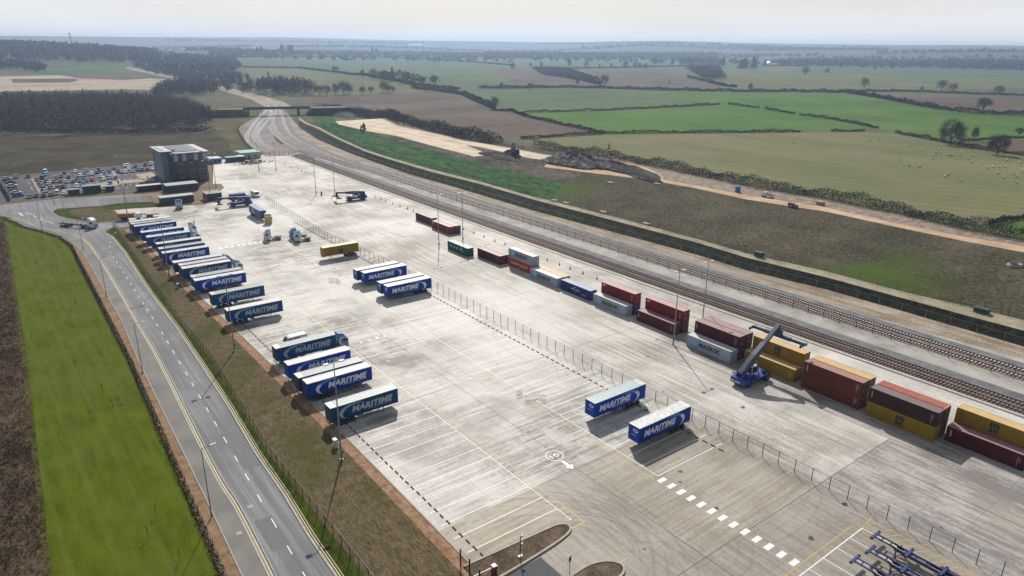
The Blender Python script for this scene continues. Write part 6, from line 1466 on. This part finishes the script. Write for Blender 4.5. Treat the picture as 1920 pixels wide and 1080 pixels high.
wood([(395,106),(570,105),(570,98),(395,98)], 42, 16, 'woods', MW2, 4.5, 30, 1.3, .1, 10)
wood([(1000,129),(1060,130),(1125,153),(1110,156),(1015,140)], 12, 8, 'woods', MW2, 1.8, 40, 1.2, .05, 23)
wood([(1285,128),(1345,128),(1362,150),(1325,152)], 14, 13, 'woods', MW2, 1.6, 40, .9, .05, 24)
wood([(1760,127),(1930,132),(2000,133),(2000,126),(1930,125),(1780,122)], 24, 25, 'woods', MW2, 3.0, 70, 1.0, .1, 25)
wood([(735,142),(830,160),(800,166),(700,150)], 24, 14, 'woods', MW2, 1.8, 60, 1.1, .05, 26)
def polar(px0, px1, d0, d1):
    out = []
    for D in (d0, d1):
        L_ = []
        for k in range(9):
            g = G(px0+(px1-px0)*k/8, 340); a = math.atan2(g[1], g[0]); L_.append((D*math.cos(a), D*math.sin(a)))
        out += L_ if D == d0 else L_[::-1]
    return out
wood(None, 30, 17, 'woods', MW2, 3.4, 50, 1.7, .1, 12, world=polar(-200, 330, 2050, 3000)); wood(None, 34, 15, 'woods', MW2, 3.0, 50, 1.7, .1, 15, world=polar(320, 470, 1700, 2500))
wood(None, 75, 15, 'woods', MW2, 9, 18, 1.8, .1, 13, world=polar(560, 960, 4000, 4300))
wood(None, 80, 15, 'woods', MW2, 10, 18, 1.9, .1, 14, world=polar(1080, 1560, 5900, 6300))
for k, (a, b, d0, d1) in enumerate([(380,700,3300,3450),(700,1000,3500,3640),(950,1300,4500,4600),(1300,1500,4200,4300),(1380,1620,5000,5150),(1600,1950,4300,4420),(1700,2050,5600,5750),(1000,1250,6900,7050),(350,800,6600,6750),(100,500,5200,5350),(1450,1900,3500,3560),(560,960,5000,5100),(960,1500,5300,5420),(1350,2000,6400,6500),(200,700,4300,4400),(-150,300,4800,5000),(800,1400,3900,3980),(1000,1500,2900,2950),(1350,1960,2750,2800),(480,960,2700,2750),(700,1300,3200,3240),(1500,2000,3850,3900)]):
    wood(None, 38, 19, 'woods', MW2, 6, 18, 1.8, .12, 30+k, world=polar(a, b, d0, d1))
mb = MB(); TR.seed(77); sp_ = [(-420,-60),(-330,-6)]+PX([(0,400),(8,420),(45,680),(90,1080)])+[(-60,-30)]
for _ in range(9000):
    x, y = TR.uniform(-330,-70), TR.uniform(-14,4)
    if inside((x, y), sp_):
        for k in range(2): sliver(mb, Vector((x+TR.uniform(-.3,.3), y+TR.uniform(-.3,.3), 0)), Vector((TR.uniform(-.5,.5),TR.uniform(-.5,.5),TR.uniform(.2,.7))), TR.uniform(.03,.09), TR.randrange(2))
tag(mb.build('undergrowth', [m_twig, m_twigr]), kind='stuff')
# ------------------------------------------------------------------ far buildings
m_brick = paint('house_brick', (.20,.10,.07), .8); m_ren = paint('house_render', (.55,.52,.47), .8); m_tile = paint('house_tile', (.10,.07,.065), .8); m_barn = paint('barn_white', (.75,.76,.78), .4)
def house(px, py, L_, W_, h, lb, wall, roof, name='house', rz=None, group=None):
    g = GH(px, py); t = empty(name, g, TR.uniform(0, 3) if rz is None else rz, lb, name.replace('_', ' '), group)
    MB().box((-L_/2,-W_/2,-1),(L_/2,W_/2,h)).build('wall', [wall], t)
    MB().prism([(-W_/2-.3,h),(W_/2+.3,h),(0,h+W_*.32)], -L_/2-.2, L_/2+.2, 0, 'x').build('roof', [roof], t)
vr = random.Random(4); spots = sorted([(vr.uniform(1500,1740), vr.uniform(117.5,124)) for _ in range(34)])
for i, (px, py) in enumerate(spots):
    house(px, py, 20, 11, 6.5, 'distant village house among trees beyond the far pasture', m_ren if i % 3 == 0 else m_brick, m_tile, group='houses of the distant village')
house(1441, 123, 40, 26, 6, 'distant white-roofed farm building at the end of the long barn', m_brick, m_barn, 'farm_building', R(140))
house(1473, 123.5, 130, 18, 4, 'very long low distant barn with a shining roof', m_dk, m_barn, 'barn', R(53+3))
house(780, 91.8, 110, 40, 9, 'bright white building on the horizon beyond the pastures', m_barn, m_barn, 'warehouse', R(53))
house(272, 92, 120, 30, 9, 'pale pinkish building on the wooded horizon', paint('pale_pink', (.55,.42,.40), .7), m_barn, 'warehouse', R(53))
g = GH(137, 100); x, y = g[0], g[1]; a = math.atan2(y, x); x, y = 2600*math.cos(a), 2600*math.sin(a)
t = empty('telecom_mast', (x, y, H(x, y)), 0, 'lattice telecom mast rising above the wooded horizon', 'telecom mast')
b = MB()
for k in range(3):
    a = k*2.094; b.bar((2*math.cos(a),2*math.sin(a),0),(.7*math.cos(a),.7*math.sin(a),44), .5, .5)
for z in range(2, 44, 4):
    for k in range(3):
        a, a2 = k*2.094, (k+1)*2.094; r1_ = 2-1.3*z/44; b.bar((r1_*math.cos(a),r1_*math.sin(a),z),(r1_*math.cos(a2),r1_*math.sin(a2),z+3), .25, .25)
b.build('lattice', [m_dk], t); b = MB()
for k in range(3): a = k*2.094; b.box((2*math.cos(a)-.8,2*math.sin(a)-.8,40),(2*math.cos(a)+.8,2*math.sin(a)+.8,45))
b.build('antenna', [m_off], t)
# ------------------------------------------------------------------ sheep
sb = MB(); sb.tube((-.5,0,.62),(.45,0,.66), .30, .33, 8); sb.tube((-.62,0,.62),(-.5,0,.62), .12, .30, 8); sb.tube((.45,0,.66),(.75,0,.85), .18, .12, 6, 1); sb.tube((.75,0,.85),(.98,0,.72), .11, .07, 6, 1)
for xx in (-.4,.3):
    for s in (-1,1): sb.tube((xx,s*.17,0),(xx,s*.17,.5), .04, .06, 5, 1)
sheepm = sb.mesh('sheep', [paint('wool', (.62,.57,.48), .95), paint('sheep_face', (.25,.22,.19), .9)])
dots = [(1400+x/3.69, 60+y/3.69) for x, y in [(330,772),(530,795),(855,762),(845,748),(915,745),(1046,790),(1130,797),(1200,822),(1310,840),(1327,818),(1290,862),(1290,885),(1050,892),(893,845),(1400,858),(1415,860),(1480,842),(1475,858),(1565,860),(1530,880),(1120,928),(1196,935),(1555,908),(1625,908),(1733,870),(1800,888),(1890,908),(1660,945),(1702,940),(1748,945),(1788,940),(1392,990),(1735,985),(1840,990),(1905,965)]]+[(1400+x/3.6, 300+y/3.6) for x, y in [(1095,42),(1165,45),(1355,100),(1340,115),(1443,147),(1515,20),(1620,55),(1660,50),(1745,52),(1840,20),(1690,97),(1728,127),(1822,118),(1822,162),(1865,90),(1755,8)]]+[(1750+x/10.8, 200+y/10.8) for x, y in [(95,875),(120,910),(40,935),(150,945),(515,990),(560,1000),(795,1000),(370,995),(290,995),(1285,1035),(1500,1030)]]
for px, py in dots:
    g = GH(px, py); o = put('sheep', sheepm, None, g, TR.uniform(0, 6.28)); o.scale = (1.1,)*3; tag(o, 'pale woolly sheep grazing in the large stubble field', 'sheep', 'sheep grazing in the stubble field')

# ------------------------------------------------------------------ earthworks
def heap(px, py, rx, ry, h, rz, lb, mat, name='spoil_heap', rough=.35, seed=1):
    g = GH(px, py); rr = random.Random(seed); mb = MB(); n, m_ = 30, 12; ring = []
    ph = [rr.uniform(0,6) for _ in range(6)]
    for j in range(m_+1):
        f = j/m_; row_ = []
        for i in range(n):
            a = 2*math.pi*i/n; lump = 1+.18*math.sin(2*a+ph[0])+.1*math.sin(5*a+ph[1]); r = (1-f)*lump
            z = h*min(1, (1-(1-f)**2.2)*1.15)*(1+rough*.5*math.sin(7*a+ph[2]+9*f)*f)+rr.uniform(-rough,rough)*.5*(f > 0)
            row_.append((rx*r*math.cos(a), ry*r*math.sin(a), z if j else -.6))
        ring.append(row_)
    for row_ in ring: mb.v += row_
    for j in range(m_):
        for i in range(n): k = (i+1) % n; mb.f.append((j*n+i, j*n+k, (j+1)*n+k, (j+1)*n+i)); mb.m.append(0)
    mb.f.append(tuple(m_*n+i for i in range(n))); mb.m.append(0)
    o = mb.build(name, [mat], None, loc=(g[0], g[1], g[2]), rz=rz, smoothf=False); tag(o, lb, name.replace('_', ' ')); return o
g_rub = ground('rubble_spoil', [(.35,(.03,.03,.034)),(.5,(.10,.095,.09)),(.62,(.30,.285,.26))], scale=.35, fine=2.2, bump=.8)
g_dsp = ground('dark_spoil', [(.3,(.022,.021,.022)),(.5,(.045,.042,.042)),(.7,(.09,.082,.078))], scale=.2, fine=1.5, bump=.6)
heap(1083,308,25,12,4.6,R(-3),'large grey rubble heap beside the orange excavator',g_rub,seed=2,rough=.8)
heap(1165,318,30,9,2.6,R(-12),'long dark spoil heap at the end of the haul road spur',g_dsp,seed=3,rough=.5)
heap(935,293,18,8,1.6,R(-8),'low dark soil spread below the small excavator',g_dsp,seed=4,rough=.4)
heap(958,294,9,6,3.0,R(-8),'dark soil mound under the small excavator',g_dsp,seed=9,rough=.6)
heap(645,215,42,14,3.2,R(-5),'long dark soil heap at the far end of the bare plateau',g_dsp,seed=5,rough=.7)
heap(1210,335,14,3,1.0,R(-10),'thin strip of dumped soil beside the haul road junction',g_dark,seed=6)
def excavator(px, py, rz, lb, col, sc=1.0):
    g = GH(px, py); t = empty('excavator', g, rz, lb, 'excavator', 'excavators on the earthworks')
    for s in (-1, 1):
        MB().prism([(-1.9,.1),(-2.2,.5),(-1.9,.95),(1.9,.95),(2.2,.5),(1.9,.1)], s*1.3-.3, s*1.3+.3).build('crawler_track', [m_black], t)
    MB().box((-2.3,-1.35,1.0),(1.5,1.35,2.1)).prism([(-2.3,2.1),(-2.2,2.7),(-.5,2.6),(-.3,2.1)], -1.3, 1.3).build('body', [col], t)
    MB().box((-.2,.35,2.1),(1.4,1.3,3.3)).build('cab', [m_glass], t)
    b = MB(); b.bar((1.2,-.1,1.8),(4.2,-.1,5.0), .5, .7); b.bar((4.2,-.1,5.0),(6.6,-.1,4.4), .45, .6); b.build('boom', [col], t)
    b = MB(); b.bar((6.5,-.1,4.6),(7.3,-.1,1.8), .4, .45); b.build('stick', [col], t)
    b = MB(); b.prism([(6.6,.6),(7.6,.7),(7.7,1.8),(7.0,1.9),(6.3,1.3)], -.8, .6); b.build('bucket', [m_dk], t)
    t.scale = (sc,)*3; return t
e = excavator(1142,299,R(140),'orange excavator with pale boom on top of the rubble heap',m_orange,1.15); e.location.z += 2.2
e = excavator(967,296,R(160),'small dark excavator standing on the dark soil mound',m_dk,1.0); e.location.z += 2.4
excavator(681,243,R(-20),'dark excavator with folded boom on the bare plateau',paint('machine_brown', (.06,.04,.04), .6),1.2)
t = empty('farm_tractor', GH(703,216), R(-30), 'white-roofed tractor beside the long dark soil heap', 'tractor'); t.location.z += 1.5
MB().box((-1.2,-.9,1.0),(2.2,.9,1.9)).build('body', [m_galv], t); MB().box((-1.2,-.8,1.9),(.4,.8,2.9)).build('cab', [m_glass], t); MB().box((-1.3,-.9,2.9),(.5,.9,3.1)).build('roof', [m_white], t)
for s in (-1,1): wheel(t, -.7, s*1.0, .85, .85, .5); wheel(t, 1.7, s*.9, .6, .6, .4)
g = GH(1450, 372); t = empty('pickup_truck', g, R(178), 'white flatbed pickup parked beside the haul road', 'pickup truck')
b = MB(); b.prism([(3.4,.45),(5.5,.45),(5.55,1.1),(4.9,1.3),(4.4,2.05),(3.4,2.1)], -.95, .95); b.build('cab', [m_white], t); b = MB(); b.box((0,-1.0,.85),(3.2,1.0,.98)); b.box((0,-1.0,.98),(3.2,-.94,1.35)); b.box((0,.94,.98),(3.2,1.0,1.35)); b.build('bed', [m_galv], t)
MB().face([(4.93,-.85,1.32),(4.93,.85,1.32),(4.45,.85,2.0),(4.45,-.85,2.0)]).build('windscreen', [m_glass], t, loc=(.04,0,.02))
for s in (-1,1):
    for xx in (.9,4.6): wheel(t, xx, s*.85, .36, .36, .25)
t = empty('dumper', GH(1487,389), R(170), 'small rusty dumper on the edge of the haul road', 'dumper'); MB().prism([(0,.8),(2,.7),(2.3,1.6),(-.2,1.6)], -.8, .8).build('skip', [paint('rust_red', (.16,.06,.04), .8)], t); MB().box((-1.6,-.7,.6),(0,.7,1.2)).build('body', [MATS['rust_red']], t)
for s in (-1,1):
    for xx in (1.2,-1.1): wheel(t, xx, s*.85, .45, .45, .3)
for px, py in [(1039.5,376),(1061,381),(1131,398),(1212,420),(1232,345),(1144,343)]:
    g = GH(px, py); o = MB().box((-1.5,-.9,0),(1.5,.9,.35)).tube((0,0,.35),(0,0,.5), .4, n=10).build('inspection_chamber', [paint('chamber_concrete', (.34,.35,.34), .8)], None, loc=g, rz=R(-5)); tag(o, 'pale concrete inspection chamber slab set in the bank grass', 'inspection chamber', 'inspection chambers on the bank')
g = GH(1903, 498); b = MB(); n = 24
for i in range(n):
    a, a2 = 2*math.pi*i/n, 2*math.pi*(i+1)/n; b.face([(1.7*math.cos(a),1.7*math.sin(a),.7),(1.7*math.cos(a2),1.7*math.sin(a2),.7),(2.1*math.cos(a2),2.1*math.sin(a2),0),(2.1*math.cos(a),2.1*math.sin(a),0)]); b.face([(1.7*math.cos(a),1.7*math.sin(a),.7),(1.7*math.cos(a2),1.7*math.sin(a2),.7),(1.3*math.cos(a2),1.3*math.sin(a2),.2),(1.3*math.cos(a),1.3*math.sin(a),.2)])
o = b.build('manhole_ring', [MATS['chamber_concrete']], None, loc=g); tag(o, 'pale concrete ring lying in the grass below the haul road', 'concrete ring')
for k, (px, py) in enumerate([(163,796),(62,868),(400,988),(404,834)]): pass
for px, py, lb in [(448,1000,'square drain cover in the footway'),(469,950,'pale drain cover in the traffic lane')]:
    g = G(px, py); tag(MB().box((-.4,-.4,0),(.4,.4,.02)).build('drain_cover', [paint('drain_cover', (.34,.30,.25), .7)], None, loc=(g[0],g[1],.004)), lb, 'drain cover')
# saplings in stakes on the mown field
for px, py in [(84,478),(107,508),(134,590),(70,500),(143,575),(60,640),(142,690),(125,560),(193,735),(293,965),(278,1008),(338,1050),(212,765),(80,455)]:
    g = G(px, py); t = empty('sapling', (g[0],g[1],0), TR.uniform(0,6), 'thin leafless sapling on the mown field', 'sapling', 'saplings planted on the mown field')
    b = MB(); b.tube((0,0,0),(0,0,1.9), .03, .015, 5); b.build('trunk', [m_bark], t); b = MB()
    for _ in range(26): sliver(b, Vector((0,0,TR.uniform(.9,1.9))), Vector((TR.uniform(-.5,.5),TR.uniform(-.5,.5),TR.uniform(.1,.6))), .02)
    b.build('crown', [m_twig], t)
